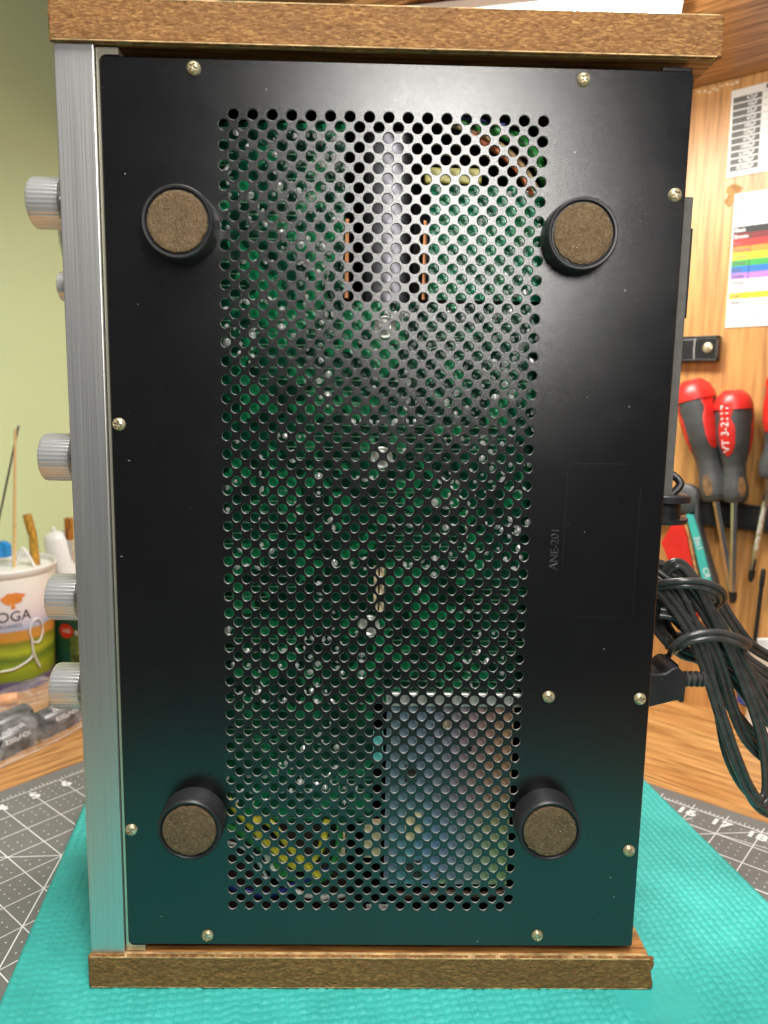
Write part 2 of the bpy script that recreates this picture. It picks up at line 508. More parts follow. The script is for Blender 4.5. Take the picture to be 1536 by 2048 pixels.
def text_geo(body, size, align='CENTER', space=1.0, bold=0.0):
    cu = bpy.data.curves.new("t", 'FONT')
    cu.body = body; cu.size = size; cu.align_x = align; cu.align_y = 'CENTER'; cu.space_character = space
    cu.resolution_u = 3; cu.offset = bold
    ob = bpy.data.objects.new("t", cu)
    me = bpy.data.meshes.new_from_object(ob)
    vs = [tuple(v.co) for v in me.vertices]; fs = [tuple(p.vertices) for p in me.polygons]
    bpy.data.objects.remove(ob); bpy.data.curves.remove(cu); bpy.data.meshes.remove(me)
    return vs, fs
def put_text(mb, body, size, o, ex, ey, n, lift=0.0002, align='CENTER', sx=1.0, bold=0.0):
    vs, fs = text_geo(body, size, align, 1.0, bold)
    o, ex, ey, n = map(Vector, (o, ex, ey, n))
    mb.add([o + ex * (x * sx) + ey * y + n * lift for x, y, z in vs], fs)

def catmull(pts, sub=8, closed=False):
    P = [Vector(p) for p in pts]; out = []
    n = len(P)
    rngk = range(n if closed else n - 1)
    for k in rngk:
        g = (lambda i: P[i % n]) if closed else (lambda i: P[max(0, min(n - 1, i))])
        p0, p1, p2, p3 = g(k - 1), g(k), g(k + 1), g(k + 2)
        for j in range(sub):
            t = j / sub
            out.append(0.5 * ((2 * p1) + (p2 - p0) * t + (2 * p0 - 5 * p1 + 4 * p2 - p3) * t * t + (3 * p1 - p0 - 3 * p2 + p3) * t ** 3))
    if not closed: out.append(P[-1])
    return out

# ================================================================== SETTING
ZM, ZC, ZD = -0.0215, -0.0270, -0.0292          # top of foam mat, cutting mat, desk
nT = Vector((-math.sin(R(42)), -math.cos(R(42)), 0)); dT = Vector((math.cos(R(42)), -math.sin(R(42)), 0))
pT = Vector((0.4245, 0.4238, ZD)); UP = Vector((0, 0, 1))
corner = Vector((-0.052, 0.852, ZD))
def T(s, z, off=0.0):                            # point on the board wall: s along it, z up, off into the room
    return Vector((pT.x, pT.y, 0)) + dT * s + nT * off + UP * z

# walls, built in their own frames so that the grain follows them
def frame_obj(o, origin, ex, ez):
    ex = Vector(ex).normalized(); ez = Vector(ez).normalized(); ey = ez.cross(ex)
    o.matrix_world = Matrix.Translation(origin) @ Matrix((ex, ey, ez)).transposed().to_4x4()
    return o
b = MB().box((-0.70, 0.0, -0.05), (1.15, 0.02, 1.15))
wr = structure(b.build("board_wall", 'board', None, 0)); frame_obj(wr, pT, dT, UP)
b = MB().box((-1.9, 0.0, -0.05), (0.02, 0.02, 1.6))
wl = structure(b.build("green_wall", 'green', None, 0)); frame_obj(wl, corner, nT * -1, UP)

# corner desk: two laminate tops meeting at a mitre, front edge cut across the corner
desk = MB()
fr = [(-0.56, -0.268), (0.86, -0.268)]
cA = Vector((corner.x, corner.y))
gw_end = cA + Vector((nT.x, nT.y)) * 1.75
tw_end = cA + Vector((dT.x, dT.y)) * 1.75
mit = Vector((0.15, -0.268))
def deskpart(poly, ex):
    ex = Vector((ex[0], ex[1], 0)).normalized(); ey = UP.cross(ex)
    loc = [((Vector((p[0], p[1], 0))).dot(ex), (Vector((p[0], p[1], 0))).dot(ey)) for p in poly]
    m = MB().prism(loc, (0, 0, ZD - 0.028), (1, 0, 0), (0, 1, 0), (0, 0, 1), 0.028)
    return m, ex, ey
m, ex, ey = deskpart([tuple(cA), tuple(mit), (-0.70, -0.268), tuple(gw_end)], (-nT.y, nT.x))
dl = structure(m.build("desk", 'desk_l', None, 0)); dl.matrix_world = Matrix((ex, ey, UP)).transposed().to_4x4()
m, ex, ey = deskpart([tuple(cA), tuple(tw_end), (1.0, -0.268), tuple(mit + Vector((0.0006, 0)))], (-dT.y, dT.x))
dr = structure(m.build("desk_return", 'desk_l', None, 0)); dr.matrix_world = Matrix((ex, ey, UP)).transposed().to_4x4()

# shelf over the board wall with a lit bar under it
sh = MB().box((-0.60, -0.30, 0.0), (0.95, -0.002, 0.02), 0.001)
shelf = sh.build("shelf", 'shelf', None, 30); frame_obj(shelf, T(0, 0.5745), dT, UP)
tag(shelf, "dark oak shelf fixed above the tool board, seen from below", "shelf")
lb = thing("shelf_light", "glowing white light bar under the dark oak shelf", "light", (0.215, 0.285, 0.572))
dx = Vector((0.955, -0.2686, 0)); dy = Vector((0.296, 0.955, 0))
MB().obox((0.215, 0.290, 0.568), dx, dy, UP, 0.135, 0.034, 0.004, 0.002).build("housing", 'whiteplastic', lb)
MB().obox((0.215, 0.290, 0.5620), dx, dy, UP, 0.131, 0.031, 0.0018, 0.0008).build("diffuser", 'led', lb)

# ------------------------------------------------------------------ cutting mat
U = Vector((math.cos(R(-41)), math.sin(R(-41)), 0)); V = Vector((-math.sin(R(41)), -math.cos(R(41)), 0))
cm0 = Vector((0.0688, 0.466, 0))
IN = 0.0246
cmt = thing("cutting_mat", "grey self-healing cutting mat with white inch grid under the teal mat", "cutting mat", (cm0.x, cm0.y, ZD))
LU, LV = 0.64, 0.485
MB().obox(cm0 + U * LU / 2 + V * LV / 2 + UP * (ZC - 0.001), U, V, UP, LU / 2, LV / 2, 0.001, 0.0005).build("mat_sheet", 'grey_mat', cmt)
g = MB()
zc = ZC + 0.0002
def line(mb, p, q, wd, z=zc):
    d = (q - p).normalized(); n = Vector((-d.y, d.x, 0)) * wd / 2
    up_ = UP * z
    mb.add([p - n + up_, q - n + up_, q + n + up_, p + n + up_], [(0, 1, 2, 3)])
mg = 0.0165
def cp(u, v): return cm0 + U * (mg + u * IN) + V * (mg + v * IN)
for i in range(0, 25):
    if mg + i * IN < LU - 0.012: line(g, cp(i, -0.28), cp(i, 18), 0.0007)
for j in range(0, 19): line(g, cp(0, j), cp(24, j), 0.0011 if j < 12 else 0.0007)
for i in range(0, 24 * 8):
    if i % 8: line(g, cp(i / 8, -0.20 if i % 4 == 0 else -0.13), cp(i / 8, 0.0), 0.0005)
for j in range(0, 18 * 8):
    if j % 8: line(g, cp(-0.20 if j % 4 == 0 else -0.13, j / 8), cp(0.0, j / 8), 0.0005)
for a, bb in ((( 0, 18), (18, 0)), ((17.0, 1.0), (24, -0.0)), ((0, 10), (8, 18)), ((16.2, 0.6), (10, 11)), ((0, 9.5), (14, 17.6))):
    line(g, cp(*a), cp(*bb), 0.0008, zc + 0.0001)
for i in range(24):
    for j in range(18):
        for a in range(3):
            for c in range(3):
                if (a + c + i + j) % 9 == 8: continue
                p = cp(i + 0.25 + a * 0.25, j + 0.25 + c * 0.25)
                k = 0.00055
                g.add([p + U * (k * math.cos(t)) + V * (k * math.sin(t)) + UP * (zc + 0.00005) for t in [q * math.pi / 3 for q in range(6)]], [tuple(range(6))])
stuff(g.build("printed_grid", 'print_white', cmt, 0, False))
nm = MB()
for i in range(1, 24):
    put_text(nm, str(i), 0.0125, cp(i - 0.06, 0.36) + UP * (zc + 0.0002), U, -V, UP, sx=1.15, bold=0.0005)
for j in range(1, 18):
    put_text(nm, str(18 - j), 0.0125, cp(0.42, j) + UP * (zc + 0.0002), -V, -U, UP, sx=1.15, bold=0.0005)
nm.build("printed_numbers", 'print_white', cmt, 0, False)

# ------------------------------------------------------------------ teal foam mat (moulded lattice relief)
ym = thing("yoga_mat", "teal foam mat with woven bump texture under the receiver", "mat", (0.13, 0.0, ZC))
a8 = R(8.3)
ea = Vector((math.cos(a8), math.sin(a8), 0)); eb = Vector((-math.sin(a8), math.cos(a8), 0))
# outline in (a, b): measured from the two long edges
pL = Vector((-0.0885, 0.180, 0)); pR = Vector((0.3480, 0.190, 0))
a0, a1 = pL.dot(ea), pR.dot(ea)
b0, b1 = -0.255, 0.252
st = 0.00078
na, nb = int((a1 - a0) / st), int((b1 - b0) / st)
A, B = np.meshgrid(np.linspace(a0, a1, na), np.linspace(b0, b1, nb), indexing='ij')
def smooth_noise(n0, n1, k0, k1, seed):
    r = np.random.default_rng(seed).standard_normal((k0 + 3, k1 + 3))
    x = np.linspace(0, k0, n0); y = np.linspace(0, k1, n1)
    xi, yi = x.astype(int), y.astype(int); xf, yf = x - xi, y - yi
    xf = xf * xf * (3 - 2 * xf); yf = yf * yf * (3 - 2 * yf)
    c = lambda i, j: r[np.ix_(xi + i, yi + j)]
    return (c(0, 0) * (1 - xf)[:, None] + c(1, 0) * xf[:, None]) * (1 - yf)[None] + (c(0, 1) * (1 - xf)[:, None] + c(1, 1) * xf[:, None]) * yf[None]
wob = smooth_noise(na, nb, 40, 40, 3) * 0.0005
wob2 = smooth_noise(na, nb, 60, 60, 4) * 0.0006
ca = (A + wob) / 0.0047
ia = np.floor(ca).astype(int)
shift = (np.abs(ia * 7919) % 97) / 97.0
cb = (B + wob2) / 0.0046 + shift * 0.3
ib = np.floor(cb).astype(int)
fa, fb = ca - ia, cb - ib
amp = 0.75 + 0.5 * ((np.abs(ia * 73856093 ^ ib * 19349663)) % 1000) / 1000.0
prof = (1 - np.abs(2 * fa - 1) ** 3.0) * (1 - np.abs(2 * fb - 1) ** 2.4)
hgt = 0.00098 * amp * np.sqrt(np.clip(prof, 0, 1))
hgt += 0.0002 * (1 - np.abs(2 * fa - 1) ** 6)
X = A * ea.x + B * eb.x; Yv = A * ea.y + B * eb.y
flare = np.clip((-0.035 - Yv) / 0.20, 0, 1); flare = flare * flare * (3 - 2 * flare)
X = X - 0.085 * flare * (a1 - A) / (a1 - a0)
wx, wy = X - 0.2693, Yv + 0.0083
worn = np.clip(1.25 - np.sqrt((wx / 0.020) ** 2 + (wy / 0.016) ** 2), 0, 1)
hgt = hgt * (1 - 0.9 * np.clip(worn * 3, 0, 1)) + 0.0006 * np.clip(worn * 3, 0, 1)
edge = np.minimum.reduce([A - a0, a1 - A, B - b0, b1 - B])
hgt -= 0.0012 * np.clip(1 - edge / 0.0025, 0, 1) ** 2
hgt += smooth_noise(na, nb, 8, 8, 5) * 0.00012
Z = ZM - 0.00098 + hgt
verts = np.stack([X - 0.13, Yv, Z - ZC], -1).reshape(-1, 3)
idx = np.arange(na * nb).reshape(na, nb)
quads = np.stack([idx[:-1, :-1], idx[1:, :-1], idx[1:, 1:], idx[:-1, 1:]], -1).reshape(-1, 4)
ring = np.concatenate([idx[:, 0], idx[-1, 1:], idx[-2::-1, -1], idx[0, -2:0:-1]])
low = verts[ring].copy(); low[:, 2] = 0.0002
nv = len(verts); k = len(ring)
side = np.stack([ring, nv + np.arange(k), nv + (np.arange(k) + 1) % k, np.roll(ring, -1)], -1)
me = bpy.data.meshes.new("foam_sheet")
allv = np.concatenate([verts, low]); allq = np.concatenate([quads, side])
me.vertices.add(len(allv)); me.vertices.foreach_set("co", allv.astype(np.float32).ravel())
me.loops.add(allq.size); me.loops.foreach_set("vertex_index", allq.astype(np.int32).ravel())
me.polygons.add(len(allq)); me.polygons.foreach_set("loop_start", np.arange(0, allq.size, 4, dtype=np.int32))
me.update(calc_edges=True); me.validate()
me.shade_smooth()
me.materials.append(MAT['teal'])
fo = bpy.data.objects.new("foam_sheet", me); col.objects.link(fo); fo.parent = ym

# ================================================================== RECEIVER
W, H = 0.2575, 0.42
rec = thing("stereo_receiver", "wood-sided stereo receiver standing on end, black perforated underside facing the camera", "receiver", (0.125, 0.07, ZM))

# ---- bottom plate with 1530 punched holes
PX, PZ = 0.00847, 0.008447
xB, zB = 0.0529, 0.3937
NX, NZ = 17, 45
mb = MB()
vid = {}
def vtx(key, p):
    if key not in vid:
        vid[key] = len(mb.v); mb.v.append(p)
    return vid[key]
SEG = 16
cs = [(math.cos(2 * math.pi * i / SEG), math.sin(2 * math.pi * i / SEG)) for i in range(SEG)]
rings = [(0.00258, 0.0), (0.00250, 0.000035), (0.00241, 0.00012), (0.00235, 0.00028), (0.00233, 0.00045), (0.00233, 0.0009)]
cells = []
for j in range(NZ):
    for i in range(NX):
        cells.append((2 * i, -2 * j)); cells.append((2 * i + 1, -2 * j + 1))
edges = set(); wall_faces = []
for (ci, cj) in cells:
    cx, cz = xB + ci * PX / 2, zB + cj * PZ / 2
    keys = [(ci + 1, cj), (ci, cj + 1), (ci - 1, cj), (ci, cj - 1)]
    cor = [vtx(kk, (xB + kk[0] * PX / 2, 0.0, zB + kk[1] * PZ / 2)) for kk in keys]
    for q in range(4): edges.add((keys[q], keys[(q + 1) % 4]))
    base = len(mb.v)
    for r, y in rings:
        mb.v += [(cx + r * c, y, cz + r * s_) for c, s_ in cs]
    for q in range(4):
        for d in (-2, -1, 0, 1):
            a_, b_ = (4 * q + d) % SEG, (4 * q + d + 1) % SEG
            mb.f.append((cor[q], base + b_, base + a_))
        mb.f.append((cor[q], cor[(q + 1) % 4], base + (4 * q + 2) % SEG))
    for k in range(len(rings) - 1):
        o0, o1 = base + k * SEG, base + (k + 1) * SEG
        for i in range(SEG):
            j2 = (i + 1) % SEG
            mb.f.append((o0 + i, o0 + j2, o1 + j2, o1 + i))
            if k >= 3: wall_faces.append(len(mb.f) - 1)
bnd = {a_: b_ for a_, b_ in edges if (b_, a_) not in edges}
start = next(iter(bnd)); loop = [start]
while bnd[loop[-1]] != start: loop.append(bnd[loop[-1]])
def rrect(x0, x1, z0, z1, rs, n=5):
    out = []
    for (cx, cz, a, r) in ((x1, z1, 0, rs[1]), (x0, z1, 90, rs[0]), (x0, z0, 180, rs[3]), (x1, z0, 270, rs[2])):
        cx_ = cx - r if cx == x1 else cx + r; cz_ = cz - r if cz == z1 else cz + r
        for i in range(n + 1):
            t = R(a + 90 * i / n); out.append((cx_ + r * math.cos(t), cz_ + r * math.sin(t)))
    return out
rs = (0.0032, 0.002, 0.0006, 0.003)
e0 = 0.00045
out0 = rrect(e0, W - e0, e0, H - e0, rs); out1 = rrect(0, W, 0, H, tuple(r + e0 for r in rs)); 
o0 = len(mb.v); mb.v += [(x, 0.0, z) for x, z in out0]
o1 = len(mb.v); mb.v += [(x, 0.00045, z) for x, z in out1]
o2 = len(mb.v); mb.v += [(x, 0.0090, z) for x, z in out1]
no = len(out0)
flat = [o0 + i for i in range(no)] + [vid[kk] for kk in reversed(loop)]
tris = tessellate_polygon([[Vector((mb.v[i][0], mb.v[i][2], 0)) for i in flat[:no]], [Vector((mb.v[i][0], mb.v[i][2], 0)) for i in flat[no:]]])
mb.f += [tuple(flat[i] for i in t) for t in tris]
for i in range(no):
    j = (i + 1) % no
    mb.f.append((o0 + i, o0 + j, o1 + j, o1 + i)); mb.f.append((o1 + i, o1 + j, o2 + j, o2 + i))
plate = mb.build("bottom_plate", 'enamel', rec, 15)
plate.data.materials.append(MAT['zinc'])              # punched edges are bare metal
mi = np.zeros(len(plate.data.polygons), dtype=np.int32); mi[wall_faces] = 1
plate.data.polygons.foreach_set("material_index", mi)
# embossed part number, reads upwards
tx = MB()
vs, fs = text_geo("ANE-201", 0.0068)
tx.add([(0.2070 - y * 0.80, -0.00025, 0.2075 + x * 0.80) for x, y, z in vs], fs)
tm = tx.build("embossed_number", 'emboss', plate, 0, False)
so = tm.modifiers.new("solid", 'SOLIDIFY'); so.thickness = 0.0007; so.offset = 0
bv = tm.modifiers.new("bevel", 'BEVEL'); bv.width = 0.00014; bv.segments = 2; bv.limit_method = 'ANGLE'
# ghost of a removed sticker: a hair-thin film of old adhesive
rs_ = MB().prism(rrect(0.2112, 0.2462, 0.1745, 0.2485, (0.003, 0.001, 0.001, 0.001), 3), (0, -0.00005, 0), (1, 0, 0), (0, 0, 1), (0, 1, 0), 0.00006)
rs_.build("sticker_residue", 'enamel', plate, 0)
for (xa, xb, za, zb) in ((0.2111, 0.2113, 0.200, 0.2440), (0.2460, 0.2462, 0.1760, 0.2380), (0.2140, 0.2400, 0.2483, 0.2485), (0.2180, 0.2420, 0.1744, 0.1746)):
    MB().box((xa, -0.00009, za), (xb, 0.0, zb)).build("glue_line", 'glue', plate, 0)

# ---- screws
sm = MB()
nr, ns = 13, 48
vs, fs = [], []
for a in range(nr + 1):
    r = a / nr
    for i in range(ns):
        t = 2 * math.pi * i / ns
        x, z = r * math.cos(t), r * math.sin(t)
        h = 0.0019 * (1 - r ** 2.6) ** 0.6 if r < 1 else 0
        cross = (abs(x) < 0.13 and abs(z) < 0.56) or (abs(z) < 0.13 and abs(x) < 0.56)
        if cross: h -= 0.0013 * (1 - 0.55 * r)
        vs.append((x * 0.00305, -h - 0.0002, z * 0.00305))
for a in range(nr):
    for i in range(ns):
        j = (i + 1) % ns
        fs.append((a * ns + i, (a + 1) * ns + i, (a + 1) * ns + j, a * ns + j))
b_ = len(vs); vs += [(0.00305 * math.cos(2 * math.pi * i / ns), 0.0004, 0.00305 * math.sin(2 * math.pi * i / ns)) for i in range(ns)]
fs += [(nr * ns + i, b_ + i, b_ + (i + 1) % ns, nr * ns + (i + 1) % ns) for i in range(ns)]
screw0 = None
for x, z, a in ((.0405, .4158, 22), (.2092, .4153, 40), (.2527, .3684, 64), (.0036, .2628, 12), (.2078, .1341, 30), (.2526, .1336, 75),
                (.2524, .0533, 10), (.0033, .0628, 50), (.0400, .0053, 5), (.2082, .0061, 80)):
    if screw0 is None:
        q = MB(); q.add(vs, fs); screw0 = q.build("screw", 'screw', None, 40)
        sc_o = screw0
    else:
        sc_o = screw0.copy(); col.objects.link(sc_o)
    sc_o.parent = rec
    sc_o.location = Vector((x, 0, z)) - rec.location
    sc_o.rotation_euler = (0, R(a), 0)

# ---- rubber feet with felt pads
foot_prof = [(0.0, 0.0160), (0.0108, 0.0156), (0.0120, 0.0153), (0.0125, 0.0148), (0.0124, 0.0140), (0.0112, 0.0133), (0.0112, 0.0)]
def felt_mesh(seed):
    rr = random.Random(seed)
    n = 72
    nick = [(rr.uniform(0, 6.28), rr.uniform(.05, .12)) for _ in range(2)]
    rad = []
    for i in range(n):
        t = 2 * math.pi * i / n
        r = 0.0127 + 0.00012 * rr.gauss(0, 1)
        for a, wv in nick:
            d = abs((t - a + math.pi) % (2 * math.pi) - math.pi)
            if d < wv: r -= 0.0007 * (1 - d / wv)
        rad.append(r)
    vs, fs = [(0, 0, 0)], []
    K = 14
    for k in range(1, K + 1):
        for i in range(n):
            t = 2 * math.pi * i / n
            r = rad[i] * k / K
            vs.append((r * math.cos(t), 0.0003 if k == K else 0.0, r * math.sin(t)))
    for i in range(n): fs.append((0, 1 + (i + 1) % n, 1 + i))
    for k in range(K - 1):
        for i in range(n):
            j = (i + 1) % n
            fs.append((1 + k * n + i, 1 + k * n + j, 1 + (k + 1) * n + j, 1 + (k + 1) * n + i))
    b0_ = 1 + (K - 1) * n; e_ = len(vs)
    for i in range(n):
        p = vs[b0_ + i]; vs.append((p[0] * 1.01, 0.0016, p[2] * 1.01))
    for i in range(n):
        j = (i + 1) % n; fs.append((b0_ + i, b0_ + j, e_ + j, e_ + i))
    return vs, fs
for k, (x, z) in enumerate(((0.0350, 0.3500), (0.2094, 0.3487), (0.0348, 0.0697), (0.2088, 0.0706))):
    f = MB().lathe((x, 0, z), (0, -1, 0), foot_prof, 64).build("foot", 'rubber', rec, 40)
    vs, fs = felt_mesh(11 + k)
    MB().add([(x + p[0], -0.0126 + p[1], z + p[2]) for p in vs], fs).build("felt_pad", 'felt', f, 60)
    # loose fibres standing on the pad
    fz = MB(); rr = random.Random(50 + k)
    for _ in range(20):
        a, r = rr.uniform(0, 6.28), 0.0125 * math.sqrt(rr.random())
        p = Vector((x + r * math.cos(a), -0.0128, z + r * math.sin(a)))
        d = Vector((rr.gauss(0, 1), -0.25, rr.gauss(0, 1))).normalized() * rr.uniform(.0006, .0018)
        c = Vector((rr.gauss(0, 1), 0, rr.gauss(0, 1))) * 0.0005
        fz.tube([p, p + d * 0.5 + c, p + d], 0.00004, 4)
    stuff(fz.build("felt_fibres", 'w_tan', f, 0, False))

# ---- fascia, flange, knobs
FX0, FX1 = -0.0186, -0.0018
MB().box((FX0, -0.0012, -0.0042), (FX1, 0.150, 0.4243), 0.0004).build("fascia", 'alu', rec, 30)
fl = MB()
fl.prism([(-0.0013, -0.0038), (0.0082, -0.0038), (0.0082, -0.0008), (0.0024, -0.0008), (0.0009, -0.0001), (-0.0002, 0.0016), (-0.0002, 0.4184), (0.0009, 0.4201), (0.0024, 0.4208),
          (0.0082, 0.4208), (0.0082, 0.4236), (-0.0013, 0.4236)], (0, 0.0006, 0), (1, 0, 0), (0, 0, 1), (0, 1, 0), 0.018)
fl.build("fascia_flange", 'flange', rec, 30)
def knob(name, y, z, r, x_out, base=True, ridges=36):
    L0 = FX0 - 0.0082
    ln = L0 - x_out
    prof = [(0, r * .86), (0.0006, r * .99), (0.0012, r), (ln - 0.0016, r), (ln - 0.0004, r * .975), (ln, r * .93), (ln, 0)]
    mod = lambda k, i: (0.0, 0.0, -0.03, 0.0)[i % 4] if 2 <= k <= 3 else 0
    o = MB().lathe((L0, y, z), (-1, 0, 0), prof, ridges * 4, (0, 0, 1), mod).build(name, 'alu_turned', rec, 50)
    if base:
        MB().lathe((FX0, y, z), (-1, 0, 0), [(0, r * .93), (0.0016, r * .93), (0.0022, r * .80), (0.0060, r * .70), (0.0084, r * .78)], 48).build("knob_base", 'chrome', o, 30)
    return o
for z, in ((0.3655,), (0.2450,), (0.1735,), (0.1260,)):
    knob("knob", 0.029, z, 0.0118, -0.0422)
tk = MB().lathe((FX0 - 0.004, 0.085, 0.362), (-1, 0, 0), [(0, .026), (.0008, .027), (.020, .026), (.022, .024), (.022, 0)], 144, (0, 0, 1), lambda k, i: 0.006 * (i % 2) if k in (1, 2) else 0)
tk.build("tuning_knob", 'alu_turned', rec, 50)
MB().lathe((FX0, 0.022, 0.3265), (-1, 0, 0), [(0, .0066), (.0095, .0066), (.0102, .0058), (.0102, 0)], 64, (0, 0, 1), lambda k, i: 0.02 * (i % 2) if k in (0, 1) else 0).build("switch_cap", 'alu_turned', rec, 50)

# ---- wooden end panels with raw chipboard edges
def panel(z0, z1, seed, ragged):
    y0 = -0.0036
    x0, x1 = -0.0194, 0.2674
    p = MB().box((x0, y0 + 0.0006, z0), (x1 - (0.0012 if ragged else 0), 0.158, z1), 0.0005).build("wood_end_panel", 'veneer', rec, 30)
    nx, nz = 460, 30
    n1 = smooth_noise(nx, nz, 170, 13, seed) * 0.00006 + smooth_noise(nx, nz, 420, 26, seed + 1) * 0.00009 + smooth_noise(nx, nz, 60, 8, seed + 2) * 0.00005
    pits = smooth_noise(nx, nz, 150, 14, seed + 3)
    n1 += 0.00045 * np.clip(pits - 1.3, 0, 1)
    top = smooth_noise(nx, 2, 90, 1, seed + 4)[:, 0]; bot = smooth_noise(nx, 2, 120, 1, seed + 5)[:, 0]
    vs, fs = [], []
    rg = np.random.default_rng(seed + 9).standard_normal(nz)
    rg = np.convolve(rg, [.3, .5, .3], 'same')
    for i in range(nx):
        for j in range(nz):
            u, v = i / (nx - 1), j / (nz - 1)
            x = x0 - 0.0001 + (x1 - x0 + 0.0002) * u
            if u > 0.985 and ragged: x += 0.0006 * rg[j] * (u - 0.985) / 0.015
            if u > 0.990 and not ragged: x += 0.0003 * rg[j]
            z = z0 - 0.0002 + (z1 - z0 + 0.0004) * v
            if j == 0: z += 0.00009 * bot[i]
            if j == nz - 1: z += 0.00009 * top[i]
            y = y0 + n1[i, j]
            if i in (0, nx - 1) or j in (0, nz - 1): y += 0.0004
            vs.append((x, y, z))
    for i in range(nx - 1):
        for j in range(nz - 1):
            fs.append((i * nz + j, (i + 1) * nz + j, (i + 1) * nz + j + 1, i * nz + j + 1))
    rim = [i * nz for i in range(nx)] + [(nx - 1) * nz + j for j in range(1, nz)] + [i * nz + nz - 1 for i in range(nx - 2, -1, -1)] + [j for j in range(nz - 2, 0, -1)]
    b_ = len(vs)
    vs += [(vs[r][0], y0 + 0.0022, vs[r][2]) for r in rim]
    k = len(rim)
    fs += [(rim[i], b_ + i, b_ + (i + 1) % k, rim[(i + 1) % k]) for i in range(k)]
    MB().add(vs, fs).build("chipboard_edge", 'chip', p, 60)
    for zz in (z0 - 0.0001, z1 - 0.0004):       # cut edge of the veneer skins
        MB().box((x0 + 0.001, y0 - 0.0001, zz), (x1 - 0.002, y0 + 0.004, zz + 0.0005)).build("veneer_skin", 'skin', p, 0)
    return p
panel(0.4245, 0.4412, 21, False)
panel(ZM + 0.0003, -0.0044, 47, True)

# ---- rear panel, cover strip, cord bracket
MB().box((0.2560, 0.0100, 0.002), (0.2572, 0.140, 0.418)).build("rear_panel", 'dark', rec, 0)
MB().box((0.2440, 0.0012, 0.4197), (0.2574, 0.016, 0.4222), 0.0008).build("rear_panel_lip", 'dark', rec, 30)
MB().box((0.2574, 0.0140, 0.232), (0.2668, 0.120, 0.3715), 0.0005).build("rear_cover", 'greyplate', rec, 30)
MB().box((0.2668, 0.0160, 0.317), (0.2684, 0.060, 0.3580), 0.0003).build("rear_label_plate", 'dark', rec, 30)
MB().lathe((0.2574, 0.030, 0.248), (1, 0, 0), [(0, .0036), (.0018, .0034), (.003, .002), (.003, 0)], 24).build("rear_screw", 'dark', rec, 40)
for zz in (0.1165, 0.0345, 0.0135): 
    MB().lathe((0.2574, 0.014, zz), (1, 0, 0), [(0, .0034), (.0012, .003), (.002, .0015), (.002, 0)], 20).build("rear_screw", 'blacktip', rec, 40)
br = MB()
br.lathe((0.2775, 0.050, 0.2135), (0, 0, 1), [(0, .0115), (.0012, .0122), (.0026, .0122), (.003, .0085), (.0035, .0085), (.0035, 0)], 40)
br.lathe((0.2775, 0.050, 0.2245), (0, 0, 1), [(0, .0085), (.0006, .0128), (.0038, .0128), (.0046, .0115), (.0046, 0)], 40)
br.lathe((0.2775, 0.050, 0.2168), (0, 0, 1), [(0, .0082), (.0085, .0082)], 40)
br.box((0.2570, 0.044, 0.2128), (0.2720, 0.056, 0.2290), 0.0006)
br.tube(catmull([(0.2785, 0.046, 0.2285), (0.2835, 0.046, 0.2345), (0.2805, 0.05, 0.2390), (0.2745, 0.052, 0.2400)], 6), 0.0021, 10)
br.build("antenna_bracket", 'rubber', rec, 40)

# ---- inside: chassis tray, boards, transformer, wiring
ch = MB()
x0, x1, y0, y1, z0, z1 = 0.003, 0.2545, 0.009, 0.135, 0.003, 0.417
vs = [(x, y, z) for x in (x0, x1) for y in (y0, y1) for z in (z0, z1)]
ch.add(vs, [(0, 1, 3, 2), (4, 6, 7, 5), (2, 3, 7, 6), (0, 2, 6, 4), (1, 5, 7, 3)])
ch.build("chassis_tray", 'dark', rec, 0)
YB = 0.0085
def prect(x0, z0, x1, z1, y, d=0.0016): return MB().box((x0, y, z0), (x1, y + d, z1))
def cutsheet(poly, y, d): return MB().prism(poly, (0, y, 0), (1, 0, 0), (0, 0, 1), (0, 1, 0), d)
main = cutsheet([(0.038, 0.0630), (0.1222, 0.0630), (0.1222, 0.1262), (0.212, 0.1262), (0.212, 0.3205), (0.1060, 0.3205), (0.1060, 0.3975), (0.038, 0.3975)], YB, 0.0016).build("circuit_board", 'pcb', rec, 0)
amp_b = prect(0.1445, 0.3222, 0.206, 0.3725, YB - 0.0006).build("circuit_board", 'pcb_bright', rec, 0)
def joints(regions, n, y, seed, rmul=1.0):
    rr = random.Random(seed); m = MB(); pts = []
    tries = 0
    run = 0
    while len(pts) < n and tries < n * 40:
        tries += 1
        if run <= 0:                             # a new component row: start, direction, pitch
            x0, z0, x1, z1, dens = rr.choice(regions)
            if rr.random() > dens: continue
            x, z = x0 + (x1 - x0) * rr.random(), z0 + (z1 - z0) * rr.random()
            d = rr.choice(((1, 0), (0, 1)))
            pitch = rr.choice((0.0033, 0.0040, 0.0051, 0.0076)); run = rr.randint(2, 6)
        else:
            x, z = x + d[0] * pitch + rr.gauss(0, .0002), z + d[1] * pitch + rr.gauss(0, .0002)
        run -= 1
        if not (x0 <= x <= x1 and z0 <= z <= z1): run = 0; continue
        if any((x - a) ** 2 + (z - b) ** 2 < 0.0030 ** 2 for a, b in pts): continue
        pts.append((x, z))
        r = rr.choice((0.0009, 0.0011, 0.0013, 0.0016, 0.0019)) * rmul
        h = rr.uniform(0.0010, 0.0017)
        tilt = Vector((rr.gauss(0, .12), -1, rr.gauss(0, .12)))
        m.lathe((x, y, z), tilt, [(0, r), (h * .35, r * .78), (h * .75, r * .48), (h, r * .26), (h + .0007, r * .22), (h + .0008, 0)], 10)
    return m
